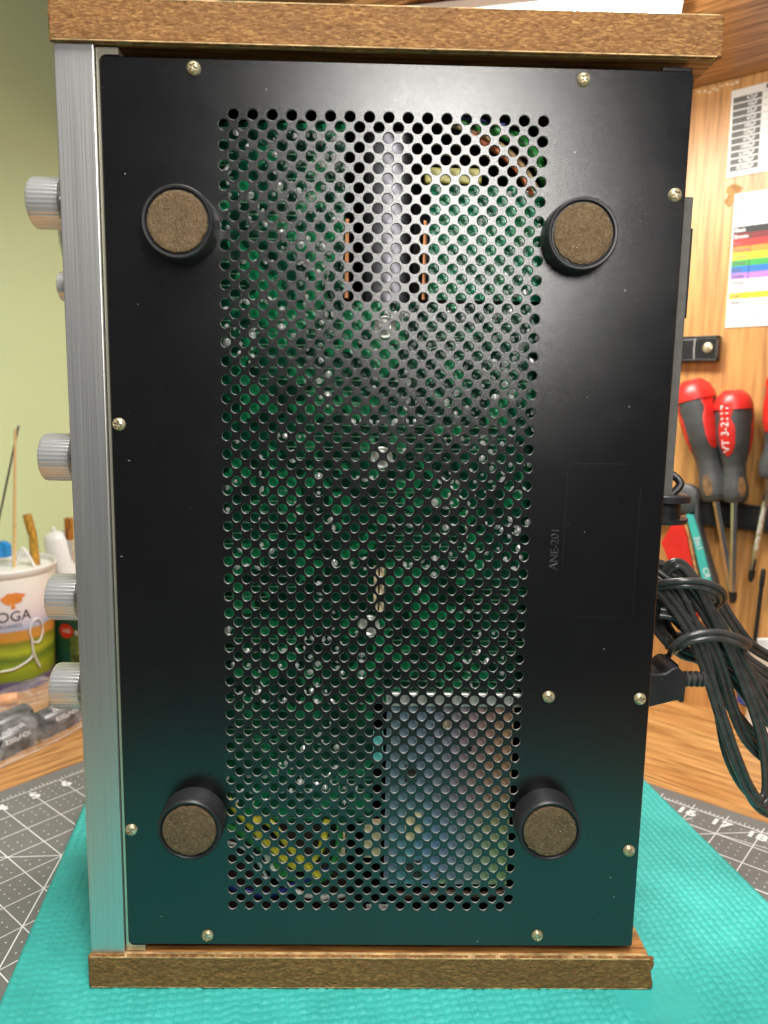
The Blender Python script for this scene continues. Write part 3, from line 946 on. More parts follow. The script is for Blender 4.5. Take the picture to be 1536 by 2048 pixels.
jm = joints([(0.044, 0.066, 0.118, 0.20, 0.9), (0.044, 0.20, 0.102, 0.395, 1.0), (0.10, 0.21, 0.205, 0.317, 0.8), (0.044, 0.30, 0.102, 0.395, 1.0), (0.15, 0.19, 0.205, 0.317, 1.0), (0.127, 0.13, 0.205, 0.20, 0.35)], 620, YB, 5)
stuff(jm.build("solder_joints", 'solder', main, 50, False))
ja = joints([(0.165, 0.325, 0.203, 0.370, 1.0)], 26, YB - 0.0006, 9)
stuff(ja.build("solder_joints", 'solder', amp_b, 50, False))
# power transformer shroud: a rounded grey can between two black gaps, copper screens on its flanks
tf = MB()
tf.prism([(0.1128, 0.030), (0.1128, 0.0180), (0.1150, 0.0155), (0.1195, 0.0142), (0.1255, 0.0138), (0.1315, 0.0142), (0.1356, 0.0155), (0.1378, 0.0180), (0.1378, 0.030)], (0, 0, 0.3212), (1, 0, 0), (0, 1, 0), (0, 0, 1), 0.0755)
tf.build("transformer_shroud", 'steel', rec, 50)
for x in (0.1062, 0.1428):
    MB().box((x - 0.0004, 0.019, 0.3235), (x + 0.0012, 0.040, 0.3595)).build("copper_screen", 'copper', rec, 0)
MB().box((0.1420, 0.0115, 0.3742), (0.1680, 0.030, 0.3812), 0.001).build("taped_coil", 'yellow_tape', rec, 30)
# passivated bracket with slots and a folded flange on top
ip = cutsheet([(0.1292, 0.0300), (0.1925, 0.0300), (0.1925, 0.1255), (0.1292, 0.1255)], YB - 0.002, 0.0012).build("supply_bracket", 'irid', rec, 0)
MB().box((0.1286, YB - 0.0036, 0.1262), (0.1960, YB - 0.001, 0.1335), 0.0008).build("bracket_flange", 'zinc', rec, 30)
for (x, z, hx, hz, mt) in ((0.1419, 0.0905, 0.0030, 0.0045, 'brownboard'), (0.1436, 0.0622, 0.0042, 0.0072, 'beige'), (0.1447, 0.0385, 0.0042, 0.0046, 'brownboard'), (0.1707, 0.1040, 0.0012, 0.0012, 'dark')):
    MB().box((x - hx, YB - 0.0026, z - hz), (x + hx, YB - 0.0021, z + hz)).build("bracket_slot", mt, ip, 0)
for (x, z) in ((0.1583, 0.1163), (0.1588, 0.0335)):
    MB().lathe((x, YB - 0.002, z), (0, -1, 0), [(0, .003), (.0014, .0026), (.002, .0012), (.002, 0)], 20).build("bracket_screw", 'screw', ip, 40)
# things seen in the slit between the boards
MB().box((0.1216, 0.0072, 0.1740), (0.1266, 0.0084, 0.1965)).build("tan_spacer", 'beige', main, 0)
MB().box((0.1238, 0.0060, 0.1730), (0.1245, 0.0071, 0.1975)).build("slit_rib", 'dark', main, 0)
MB().box((0.1226, 0.0085, 0.0950), (0.1276, 0.012, 0.1105)).build("cyan_spacer", 'cyan', rec, 0)
MB().box((0.1190, 0.0085, 0.0432), (0.1272, 0.012, 0.0626)).build("tan_terminal_strip", 'beige', rec, 0)
MB().box((0.042, 0.018, 0.0085), (0.110, 0.022, 0.0600)).build("phenolic_board", 'brownboard', rec, 0)
MB().box((0.1057, 0.012, 0.0380), (0.1090, 0.016, 0.0605)).build("tan_resistor", 'beige', rec, 0)
MB().box((0.1205, 0.0100, 0.0132), (0.1325, 0.012, 0.0146)).build("white_lead", 'w_white', rec, 0)
for (x, z) in ((0.1244, 0.2490), (0.1197, 0.1667), (0.1250, 0.3093)):
    MB().lathe((x, YB, z), (0, -1, 0), [(0, .0052), (.0012, .0052), (.0016, .0046), (.0012, .0036), (.0018, .003), (.0022, .0026), (.0022, 0)], 28).build("board_screw", 'zinc', main, 40)
def wire(pts, mt, r=0.00135, y=0.0078):
    return MB().tube(catmull([(p[0], y, p[1]) for p in pts], 8), r, 8).build("internal_wire", mt, rec, 60, False)
wire([(0.0496, 0.0748), (0.0608, 0.0613), (0.0709, 0.0504), (0.0798, 0.0416), (0.0875, 0.0381), (0.0964, 0.0479), (0.0989, 0.0589), (0.1001, 0.0640)], 'w_yellow', 0.0020, 0.0078)
wire([(0.0610, 0.0640), (0.0697, 0.0636), (0.0786, 0.0532), (0.0875, 0.0423), (0.0965, 0.0334)], 'w_yellow', 0.0020, 0.0072)
wire([(0.0600, 0.0640), (0.0646, 0.0559), (0.0722, 0.0366), (0.0790, 0.0285), (0.0863, 0.0235), (0.0966, 0.0214), (0.1094, 0.0228)], 'w_white', 0.0015)
wire([(0.0432, 0.0639), (0.0557, 0.0558), (0.0658, 0.0476), (0.0760, 0.0352), (0.0862, 0.0297), (0.0991, 0.0318), (0.1054, 0.0479), (0.1059, 0.0620)], 'w_green', 0.0018, 0.0095)
wire([(0.0430, 0.0310), (0.0520, 0.0265), (0.0606, 0.0240), (0.0708, 0.0226), (0.0862, 0.0297), (0.1042, 0.0382)], 'w_blue', 0.0016)
wire([(0.0430, 0.0520), (0.0500, 0.0500), (0.0570, 0.0470), (0.0640, 0.0400), (0.0690, 0.0300)], 'w_white', 0.0009, 0.0100)
wire([(0.1560, 0.4000), (0.1624, 0.3992), (0.1748, 0.3968), (0.1851, 0.3924), (0.1922, 0.3851), (0.1985, 0.3740)], 'w_green', 0.0030, 0.0110)
wire([(0.1520, 0.3985), (0.1591, 0.3965), (0.1705, 0.3925), (0.1797, 0.3870), (0.1872, 0.3795), (0.1925, 0.3715)], 'w_tan', 0.0013)
wire([(0.1620, 0.3945), (0.1683, 0.3905), (0.1775, 0.3850), (0.1850, 0.3775), (0.1905, 0.3690)], 'w_orange', 0.0013)
wire([(0.1523, 0.4020), (0.1658, 0.4005), (0.1771, 0.3985)], 'w_blue', 0.0010)
wire([(0.1330, 0.0240), (0.1450, 0.0225), (0.1600, 0.0245), (0.1800, 0.0230), (0.1940, 0.0255)], 'w_brown', 0.0018)

# ================================================================== POWER CORD
pc = thing("power_cord", "black twin-core power cord bundled in loops at the rear of the receiver", "power cord", (0.30, 0.06, 0.13))
def twin(name, pts, r=0.00176, closed=False, tilt=0.0, wob=0.0, seed=0):
    P = catmull(pts, 7, closed)
    if closed: P.append(P[0].copy())
    rr = random.Random(seed)
    ph = rr.uniform(0, 6)
    P = [p + Vector((0, wob * math.sin(i * 0.12 + ph), 0)) for i, p in enumerate(P)]
    L, Q, C = [], [], []
    n = len(P)
    for i, p in enumerate(P):
        t = (P[min(i + 1, n - 1)] - P[max(i - 1, 0)]).normalized()
        s_ = t.cross(Vector((0, 1, 0)))
        s_ = s_.normalized() if s_.length > 1e-4 else Vector((1, 0, 0))
        nn = t.cross(s_)
        tw = tilt + 0.35 * math.sin(i * 0.07 + ph)
        d = s_ * math.cos(tw) + nn * math.sin(tw)
        L.append(p + d * r * 0.98); Q.append(p - d * r * 0.98); C.append(p)
    m = MB(); m.tube(L, r, 10); m.tube(Q, r, 10); m.tube(C, r * 0.55, 6)
    return m.build(name, 'cable', pc, 60, False)
mm = lambda pts: [(x / 1000, y / 1000, z / 1000) for x, y, z in pts]
twin("cord_loop", mm([(280, 66, 183), (288, 62, 177), (296, 59, 166), (307, 56, 142), (314, 55, 118), (322, 54, 97), (333, 53, 70), (342, 53, 55), (348, 55, 50), (352, 57, 58), (347, 56, 84), (337, 55, 110), (325, 56, 136), (313, 58, 159),
               (303, 60, 177), (295, 62, 187), (289, 63, 187), (285, 66, 180), (281, 70, 172)]), seed=1, tilt=0.3)
twin("cord_loop", mm([(276, 74, 178), (290, 73, 170), (304, 70, 155), (319, 68, 128), (327, 70, 97), (334, 72, 72), (345, 74, 52), (358, 76, 40), (371, 78, 36), (382, 80, 44), (378, 82, 60), (361, 82, 72), (338, 80, 97), (323, 78, 122), (306, 78, 146), (292, 80, 158), (280, 82, 166)]), seed=2, tilt=-0.3, wob=0.002)
twin("cord_loop", mm([(278, 70, 166), (290, 68, 160), (300, 64, 150), (318, 62, 138), (333, 62, 130), (346, 64, 115), (363, 68, 93), (373, 70, 84), (380, 72, 94), (370, 72, 110), (351, 72, 123), (336, 70, 134), (319, 68, 154), (306, 68, 171), (294, 70, 178), (280, 74, 180)]), seed=3, tilt=0.5, wob=0.002)
twin("cord_loop", mm([(278, 86, 170), (292, 85, 157), (299, 84, 142), (313, 84, 128), (333, 82, 122), (350, 82, 117), (370, 82, 104), (383, 84, 100), (386, 86, 111), (370, 86, 122), (349, 84, 134), (335, 82, 149), (325, 80, 162), (314, 78, 172), (298, 78, 180), (280, 80, 186)]), seed=4, tilt=-0.2, wob=0.002)
twin("cord_loop", mm([(284, 62, 160), (296, 58, 158), (310, 56, 146), (320, 58, 128), (330, 62, 104), (341, 64, 84), (356, 66, 70), (372, 68, 62)]), seed=5, tilt=0.2)
twin("cord_loop", mm([(286, 76, 160), (287, 78, 150), (294, 76, 140), (304, 74, 132), (318, 74, 128), (334, 76, 118), (350, 78, 100), (366, 80, 84)]), seed=6, tilt=0.1)
twin("cord_loop", mm([(292, 64, 180), (302, 62, 170), (314, 60, 152), (328, 62, 132), (342, 64, 122), (360, 68, 108), (378, 70, 98)]), seed=7, tilt=0.6)
twin("cord_loop", mm([(280, 60, 176), (290, 56, 164), (300, 53, 148), (309, 51, 128), (317, 50, 106), (326, 50, 84), (336, 52, 64), (346, 56, 48), (358, 60, 39), (372, 66, 36)]), seed=10, tilt=0.4)
twin("cord_loop", mm([(282, 68, 186), (296, 64, 180), (310, 60, 164), (322, 58, 146), (334, 58, 128), (346, 60, 108), (358, 64, 90), (374, 68, 74)]), seed=11, tilt=0.2)
twin("cord_wrap", mm([(274, 66, 172), (279, 56, 177), (288, 49, 180), (300, 47, 180), (311, 50, 175), (317, 60, 167), (316, 74, 160), (308, 86, 158), (294, 90, 164), (280, 86, 172)]), seed=8, tilt=0.15)
twin("cord_wrap", mm([(290, 56, 138), (289, 49, 144), (294, 45, 150), (308, 43, 153), (322, 46, 149), (331, 54, 143), (330, 70, 138), (320, 84, 136), (304, 86, 138), (293, 72, 138)]), seed=9, tilt=0.15)
pl = MB()
pl.prism([(0.2570, 0.1110), (0.2740, 0.1150), (0.2870, 0.1185), (0.2885, 0.1168), (0.2905, 0.1172), (0.2908, 0.1330), (0.2895, 0.1335), (0.2860, 0.1370), (0.2830, 0.1368), (0.2790, 0.1335), (0.2740, 0.1330), (0.2570, 0.1345)],
         (0, 0.036, 0), (1, 0, 0), (0, 0, 1), (0, 1, 0), 0.024)
plo = pl.build("plug", 'rubber', pc, 30)
bv = plo.modifiers.new("bevel", 'BEVEL'); bv.width = 0.0014; bv.segments = 3; bv.limit_method = 'ANGLE'
rb = MB()
for i in range(9):
    rb.box((0.2776 + i * 0.0011, 0.0385, 0.1336 + 0.0003 * i), (0.2781 + i * 0.0011, 0.0575, 0.1346 + 0.00035 * i))
rb.build("grip_ribs", 'rubber', plo, 0)
sr = MB()
sr.lathe((0.2900, 0.048, 0.1262), (1, 0, 0.02), [(0, .0034), (.016, .0029)], 20)
for i in range(5): sr.lathe((0.2915 + i * 0.0030, 0.048, 0.1262), (1, 0, 0.02), [(0, .0030), (.0003, .0044), (.0016, .0044), (.0019, .0030)], 20)
sr.build("strain_relief", 'cable', pc, 40)

# ================================================================== ON THE BOARD WALL
def sheet(name, label, cat, s0, s1, z0, z1, tilt=0.0, zt=0.0):
    c = T((s0 + s1) / 2, (z0 + z1) / 2, 0.0008)
    t = thing(name, label, cat, c)
    ex = (dT * math.cos(tilt) + UP * math.sin(tilt)); ey = ex.cross(nT) * -1
    if ey.z < 0: ey = -ey
    hx, hz = (s1 - s0) / 2, (z1 - z0) / 2
    MB().obox(c, ex, ey, nT, hx, hz, 0.00015).build("paper", 'paper', t, 0)
    return t, (lambda u, v, l=0.0003: c + ex * (u - hx) + ey * (hz - v) + nT * l), ex, ey
def pq(mb, P, u0, u1, v0, v1, l): mb.add([P(u0, v1, l), P(u1, v1, l), P(u1, v0, l), P(u0, v0, l)], [(0, 1, 2, 3)])

t, P, ex, ey = sheet("capacitor_chart", "white capacitor value chart with dark grey rows taped below the shelf", "chart", 0.0345, 0.150, 0.4885, 0.5655, R(1.2))
vals = ["4.7µF", "10µF", "22µF", "47µF", "100µF", "220µF", "470µF", "1000µF", "2,200µF", "4,700µF", "10,000µF"]
bars = MB(); tt = MB(); lines = MB()
for i, s_ in enumerate(vals):
    v0 = 0.0068 + i * 0.00605
    pq(bars, P, 0.0022, 0.0272, v0, v0 + 0.0050, 0.0003)
    for k in range(3): pq(lines, P, 0.0282, 0.112, v0 + 0.0001 + k * 1e-6, v0 + 0.0004, 0.0003)
    put_text(tt, s_, 0.0046, P(0.0232, v0 + 0.0025, 0.0005), ex, ey, nT, 0.0, 'RIGHT', 0.9, 0.00012)
pq(bars, P, 0.0300, 0.112, 0.0012, 0.0050, 0.0003)
bars.build("printed_rows", 'print_grey', t, 0, False); tt.build("printed_values", 'print_white', t, 0, False); lines.build("printed_rules", 'print_grey', t, 0, False)

t, P, ex, ey = sheet("resistor_chart", "white resistor colour code chart with rainbow stripes on the board wall", "chart", 0.0445, 0.165, 0.3500, 0.4720, R(0.4))
rows = [("Black", (38, 38, 40), 'w'), ("Brown", (122, 40, 40), 'w'), ("Red", (222, 52, 40), 'k'), ("Orange", (238, 140, 50), 'k'), ("Yellow", (250, 222, 40), 'k'), ("Green", (60, 160, 70), 'k'),
        ("Blue", (40, 110, 190), 'k'), ("Violet", (170, 120, 210), 'k'), ("White", (236, 234, 228), 'k'), (None, None, None), ("Gold", (240, 206, 40), 'k'), ("Silver", (236, 236, 232), 'k')]
tw, tb, div = MB(), MB(), MB()
for i, (nm_, c, tcol) in enumerate(rows):
    if nm_ is None: continue
    v0 = 0.0300 + i * 0.00600
    q = MB(); pq(q, P, 0.0012, 0.112, v0, v0 + 0.0060, 0.0003)
    q.build("colour_stripe", plain("stripe_" + nm_.lower(), srgb(*c), 0.6, 0, 0.02), t, 0, False)
    put_text(tw if tcol == 'w' else tb, nm_, 0.0048, P(0.0024, v0 + 0.0032, 0.0005), ex, ey, nT, 0.0, 'LEFT', 0.95, 0.0001)
pq(div, P, 0.0168, 0.0174, 0.0265, 0.1040, 0.0005)
tw.build("printed_names_white", 'print_white', t, 0, False); 
for ch_, u_, v_ in (("C", 0.0100, 0.1120), ("T", 0.0260, 0.1115), ("R", 0.0090, 0.0150)):
    q = MB(); put_text(q, ch_, 0.0048, P(u_, v_, 0.0005), ex, ey, nT, 0.0); q.build("printed_letter", 'print_grey', t, 0, False)
tb.build("printed_names_dark", 'print_grey', t, 0, False); div.build("printed_divider", 'ink', t, 0, False)

# torn spot and flaking in the board's face
tp = MB()
for (s_, z, rx_, rz_, sd) in ((0.0425, 0.4765, 0.0060, 0.0052, 1), (0.0395, 0.4670, 0.0046, 0.0050, 2)):
    rr = random.Random(sd)
    poly = [(rx_ * (1 + .25 * rr.gauss(0, 1)) * math.cos(k * 2 * math.pi / 18), rz_ * (1 + .22 * rr.gauss(0, 1)) * math.sin(k * 2 * math.pi / 18)) for k in range(18)]
    tp.prism(poly, T(s_, z), dT, UP, nT, 0.0005 + sd * 0.0002)
tag(tp.build("torn_wood_patch", 'torn', None, 0), "torn brown patch of board surface at the resistor chart's corner", "damage")
fk = MB()
rr = random.Random(4)
for k in range(9):
    s_, z = 0.004 + k * 0.0042 + rr.uniform(-.001, .001), 0.5715 - rr.uniform(0, 0.006) * (1 if k < 5 else .3)
    poly = [(0.0014 * rr.uniform(.5, 1.8) * math.cos(a), 0.0009 * rr.uniform(.5, 1.6) * math.sin(a)) for a in [q * math.pi / 4 for q in range(8)]]
    fk.prism(poly, T(s_, z), dT, UP, nT, 0.0006)
stuff(tag(fk.build("paint_flakes", 'paleflake', None, 0), "pale flakes along the joint of shelf and board wall", "flakes"))

def strip(label, s0, s1, z0, z1):
    t = thing("magnetic_tool_strip", label, "tool strip", T((s0 + s1) / 2, z0), "magnetic strips on the board wall")
    c = T((s0 + s1) / 2, (z0 + z1) / 2, 0.0055)
    hz = (z1 - z0) / 2
    MB().obox(c, dT, UP, nT, (s1 - s0) / 2, hz * .80, 0.0045, 0.0010).build("bar", 'capblack', t)
    for sg in (-1, 1):
        MB().obox(c + UP * sg * hz * .92, dT, UP, nT, (s1 - s0) / 2 - 0.0003, hz * .08, 0.0055, 0.0004).build("rim", 'blacktip', t)
    return t
t = strip("upper black magnetic tool strip with a bright mounting screw", -0.26, 0.0422, 0.3180, 0.3420)
MB().obox(T(0.0325, 0.330, 0.0105), dT, UP, nT, 0.0088, 0.0098, 0.0006, 0.0004).build("end_recess", 'blacktip', t)
MB().lathe(T(0.0335, 0.3305, 0.011), nT, [(0, .0050), (.0014, .0044), (.0024, .0024), (.0025, 0)], 28).build("screw", 'screw', t, 40)
MB().tube([T(0.0212, 0.320, 0.0108), T(0.0205, 0.330, 0.0110), T(0.0210, 0.340, 0.0108)], 0.0006, 6).build("seam", 'zinc', t)
strip("lower black magnetic strip holding the screwdrivers by their shafts", -0.02, 0.42, 0.1590, 0.1825)

# ---- screwdrivers
def driver(label, top, bot, tip, rmax, text=None, red=True, rot=0.0, grip='softgrey'):
    top, bot, tip = Vector(top), Vector(bot), Vector(tip)
    ax = (bot - top).normalized(); L = (bot - top).length
    t = thing("screwdriver", label, "screwdriver", tip, "screwdrivers on the lower tool strip")
    prof = [(0, 0), (.002, .45), (.05, .80), (.12, .97), (.22, 1.0), (.36, .98), (.48, .90), (.58, .72), (.67, .60), (.76, .62), (.86, .72), (.94, .72), (.985, .62), (1.0, .40), (1.0, 0)]
    pts = [(L * a, rmax * r) for a, r in prof]
    fine = []
    for k in range(len(pts) - 1):
        for j in range(4):
            f = j / 4; fine.append((pts[k][0] * (1 - f) + pts[k + 1][0] * f, pts[k][1] * (1 - f) + pts[k + 1][1] * f))
    fine.append(pts[-1])
    h = MB().lathe(top, ax, fine, 60, tuple(nT), lambda k, i: 0.03 * math.cos(3 * 2 * math.pi * i / 60)).build("handle", grip, t, 60)
    if red:
        e1 = (nT - ax * nT.dot(ax)).normalized(); e2 = ax.cross(e1)
        def rad(x):
            for k in range(len(prof) - 1):
                if prof[k][0] <= x <= prof[k + 1][0] and prof[k + 1][0] > prof[k][0]:
                    f = (x - prof[k][0]) / (prof[k + 1][0] - prof[k][0]); return rmax * (prof[k][1] * (1 - f) + prof[k + 1][1] * f)
            return rmax
        MB().lathe(top, ax, [(L * a, rmax * r * 1.035 + .0003) for a, r in [(-.004, 0), (-.002, .45), (.05, .80), (.12, .97), (.165, 1.0), (.17, .9)]], 60, tuple(nT)).build("end_cap", 'red', h, 60)
        for q in range(3):                      # three red tongues let into the grip
            ph = rot + q * 2 * math.pi / 3
            vs, fs = [], []
            n_u, n_v = 26, 11
            for i in range(n_u):
                x = 0.12 + (0.58 - 0.12) * i / (n_u - 1)
                wdt = 0.46 + 0.10 * math.sin(i / (n_u - 1) * 3.0) - 0.20 * math.exp(-((x - .24) / .05) ** 2) if i < n_u - 1 else 0.05
                tail = (x - 0.46) / 0.12
                if tail > 0: wdt *= math.sqrt(max(0.0, 1 - tail * tail)) + 0.02
                for j in range(n_v):
                    a = ph + wdt * (2 * j / (n_v - 1) - 1)
                    lift = 0.0007 * (1 - abs(2 * j / (n_v - 1) - 1) ** 6) - 0.0002
                    r = rad(x) * (1 + 0.03 * math.cos(3 * a)) + lift
                    vs.append(top + ax * (L * x) + e1 * (r * math.cos(a)) + e2 * (r * math.sin(a)))
            for i in range(n_u - 1):
                for j in range(n_v - 1):
                    fs.append((i * n_v + j, (i + 1) * n_v + j, (i + 1) * n_v + j + 1, i * n_v + j + 1))
            MB().add(vs, fs).build("red_inlay", 'red', h, 60)
        for q in range(3):                      # ribbed thumb pads on the collar
            ph = rot + (q + .5) * 2 * math.pi / 3
            for k in range(9):
                x = 0.78 + k * 0.019
                hw = 0.34 * math.sin((k + 1) / 10 * math.pi) ** .5
                P_ = []
                for j in range(7):
                    a = ph + hw * (2 * j / 6 - 1)
                    r = rad(x) * (1 + 0.03 * math.cos(3 * a)) + 0.0002
                    P_.append(top + ax * (L * x) + e1 * (r * math.cos(a)) + e2 * (r * math.sin(a)))
                MB().tube(P_, 0.00055, 6).build("grip_rib", 'torn' if red and k % 1 == 0 and q == 2 else grip, h, 60)
        if text:
            m = MB(); vs, fs = text_geo(text, rmax * .62)
            for_ = []
            for x, y, z in vs:
                a = rot + y / rmax
                xx = L * 0.335 - x * 1.0
                r = rad(xx / L) * (1 + 0.03 * math.cos(3 * a)) + 0.0009
                for_.append(top + ax * xx + e1 * (r * math.cos(a)) + e2 * (r * math.sin(a)))
            m.add(for_, fs); m.build("printed_name", 'print_white', h, 0, False)
    sd = (tip - bot); sl = sd.length; sd.normalize()
    sh_ = MB().lathe(bot - sd * 0.002, sd, [(0, rmax * .19), (sl * .90, rmax * .19)], 6 if red else 14, tuple(nT)).build("shaft", 'chrome', t, 20)
    MB().lathe(bot + sd * sl * .885, sd, [(0, rmax * .195), (sl * .06, rmax * .195), (sl * .105, rmax * .12), (sl * .115, rmax * .04), (sl * .115, 0)], 14).build("tip", 'blacktip', sh_, 30)
    return t, sd, bot, sl
driver("tilted red and grey screwdriver nearest the receiver on the lower strip", T(0.0250, 0.2990, 0.024), T(0.0565, 0.1850, 0.022), T(0.0788, 0.0885, 0.016), 0.0182, None, rot=R(64))
driver("upright red and grey screwdriver with white lettering on its handle", T(0.0640, 0.2900, 0.024), T(0.0730, 0.1855, 0.022), T(0.0785, 0.0875, 0.020), 0.0166, "VT 3-2117", rot=R(8))
t, sd, bb, sl = driver("leaning red and grey screwdriver with lettered shaft at the right edge", T(0.1085, 0.3100, 0.026), T(0.1020, 0.2100, 0.022), T(0.0915, 0.1105, 0.016), 0.0150, None, rot=R(40))
m = MB(); e2 = sd.cross(nT).normalized()
put_text(m, "Cr-Mo  Ph2x150mm", 0.0052, bb + sd * (sl * .47) + nT * 0.0034, -sd, -e2 if (-sd).cross(-e2).dot(nT) > 0 else e2, nT, 0.0, 'CENTER', 0.95)
m.build("printed_size", 'print_white', t, 0, False)

# ---- long-nosed cutter with red and teal handles
wc = thing("wire_stripper", "wire stripper with red and teal handles hanging behind the cord bracket", "wire stripper", T(0.03, 0.06))
MB().lathe(T(0.0235, 0.1830, 0.006), nT, [(0, .0150), (.004, .0155), (.0100, .0150), (.0125, .0120), (.0130, 0)], 48).build("head", 'softgrey', wc, 40)
MB().prism([(0.0060, 0.1375), (0.0185, 0.1640), (0.0230, 0.1660), (0.0300, 0.1500), (0.0400, 0.1130), (0.0480, 0.0640), (0.0340, 0.0600), (0.0210, 0.1090)], T(0, 0, 0.012), dT, UP, nT, 0.010).build("red_handle", 'red', wc)
MB().prism([(0.0230, 0.1665), (0.0265, 0.1670), (0.0345, 0.1450), (0.0430, 0.1130), (0.0520, 0.0660), (0.0490, 0.0640), (0.0405, 0.1130), (0.0305, 0.1500)], T(0, 0, 0.009), dT, UP, nT, 0.011).build("brown_lining", 'torn', wc)
th = MB().prism([(0.0285, 0.1690), (0.0360, 0.1680), (0.0440, 0.1480), (0.0560, 0.1120), (0.0680, 0.0720), (0.0600, 0.0700), (0.0480, 0.1090), (0.0370, 0.1450)], T(0, 0, 0.010), dT, UP, nT, 0.012).build("teal_handle", 'tealplastic', wc)
MB().prism([(0.0362, 0.1900), (0.0390, 0.1780), (0.0400, 0.1640), (0.0462, 0.1440), (0.0590, 0.1100), (0.0720, 0.0700), (0.0682, 0.0715), (0.0562, 0.1115), (0.0442, 0.1478), (0.0362, 0.1678)], T(0, 0, 0.008), dT, UP, nT, 0.012).build("grey_grip", 'softgrey', wc)
m = MB()
ang = R(-70); exx = dT * math.cos(ang) + UP * math.sin(ang); eyy = nT.cross(exx)
put_text(m, "3in1", 0.0085, T(0.0425, 0.1420, 0.0224), exx, eyy, nT, 0.0)
put_text(m, "CR", 0.0080, T(0.0525, 0.1140, 0.0224), exx, eyy, nT, 0.0)
m.build("printed_marks", 'print_white', th, 0, False)

# ---- white beaker with a blue-handled driver standing tip up
cupc = Vector((0.500, 0.318, ZD))
cu = thing("plastic_beaker", "white plastic beaker standing against the board wall behind the cord", "beaker", cupc)
MB().lathe(cupc, UP, [(0, 0), (0, .0235), (.0015, .0250), (.082, .0285), (.0845, .0300), (.0860, .0292), (.0850, .0275), (.080, .0265), (.004, .0225), (.004, 0)], 48).build("beaker_wall", 'whiteplastic', cu, 40)
MB().lathe(cupc + UP * 0.0, UP, [(0.0002, .0258), (.0120, .0264), (.0121, .0258)], 48).build("blue_foot", 'blueplastic', cu, 40)
ts = thing("small_screwdriver", "thin dark screwdriver with blue handle standing tip up in the white beaker", "screwdriver", cupc + UP * 0.005)
tipp = T(0.1055, 0.128, 0.030); bas = T(0.1043, 0.045, 0.034)
dd = (bas - tipp).normalized()
MB().lathe(tipp, dd, [(0, 0), (0, .0010), (.002, .0022), (.016, .0024), (.018, .0019), (.095, .0019)], 14).build("shaft", 'blacktip', ts, 30)
MB().lathe(bas, dd, [(-.006, .0060), (-.004, .0085), (.012, .0105), (.020, .0100), (.045, .0095), (.048, .006), (.048, 0)], 24).build("handle", 'blueplastic', ts, 40)

# ================================================================== LEFT OF THE RECEIVER
# ---- printed tub holding sticks and brushes
tc_ = Vector((-0.270, 0.443, ZD))
tubo = thing("printed_tub", "translucent plastic tub printed with an orange tree, fields and lettering", "tub", tc_)
MB().lathe(tc_, UP, [(0, 0), (0, .0475), (.003, .0490), (.121, .0545), (.122, .0545)], 72).build("printed_wall", 'tub', tubo, 40)
MB().lathe(tc_, UP, [(.1205, .0546), (.1225, .0562), (.1275, .0568), (.1285, .0560), (.1275, .0545), (.120, .0530), (.004, .0470), (.004, 0)], 72).build("rim", 'whiteplastic', tubo, 40)
cd_ = (Vector((0.1189, -0.3571, 0)) - Vector((tc_.x, tc_.y, 0))).normalized(); a_c = math.atan2(cd_.y, cd_.x)
def tub_pt(arc, z, lift=0.0005):                # arc length to the right of the side facing the room
    r = .049 + (z - 0.003) / .118 * .0055 + lift
    a = a_c + arc / r
    return Vector((tc_.x + r * math.cos(a), tc_.y + r * math.sin(a), tc_.z + z))
def tub_text(body, size, arc, z, mat, name, sx=1.0):
    m = MB(); vs, fs = text_geo(body, size)
    m.add([tub_pt(arc + x * sx, z + y) for x, y, _ in vs], fs); m.build(name, mat, tubo, 0, False)
tub_text("DOGA", 0.0150, 0.0060, 0.0815, 'ink', "printed_name")
tub_text("ORGANICS", 0.0050, 0.0060, 0.0720, 'print_grey', "printed_subtitle")
m = MB()
rr = random.Random(9)
cl = [(0.0115 * (1 + .12 * rr.gauss(0, 1)) * math.cos(k * 2 * math.pi / 24), 0.0058 * (1 + .12 * rr.gauss(0, 1)) * math.sin(k * 2 * math.pi / 24)) for k in range(24)]
m.add([tub_pt(0.0110 + x, 0.1010 + y) for x, y in cl], [tuple(range(24))])
m.add([tub_pt(0.0110 + x, 0.0930 + y) for x, y in ((-.0022, -.003), (.0022, -.003), (.0010, .004), (-.0010, .004))], [(0, 1, 2, 3)])
m.build("printed_tree", 'orange', tubo, 0, False)
m = MB()
m.tube([tub_pt(0.034 + 0.008 * math.cos(t), 0.062 + 0.013 * math.sin(t), 0.001) for t in [k * math.pi / 6 for k in range(12)]] + [tub_pt(0.034 + 0.008, 0.062, 0.001)], 0.0008, 6)
m.tube(catmull([tub_pt(0.028, 0.055, .001), tub_pt(0.029, 0.040, .001), tub_pt(0.033, 0.028, .001), tub_pt(0.036, 0.022, .001)], 6), 0.0012, 6)
m.tube(catmull([tub_pt(-0.004, 0.0255, .001), tub_pt(0.010, 0.027, .001), tub_pt(0.024, 0.033, .001), tub_pt(0.028, 0.037, .001)], 6), 0.0010, 6)
m.build("bail_handle", 'whiteplastic', tubo, 60)

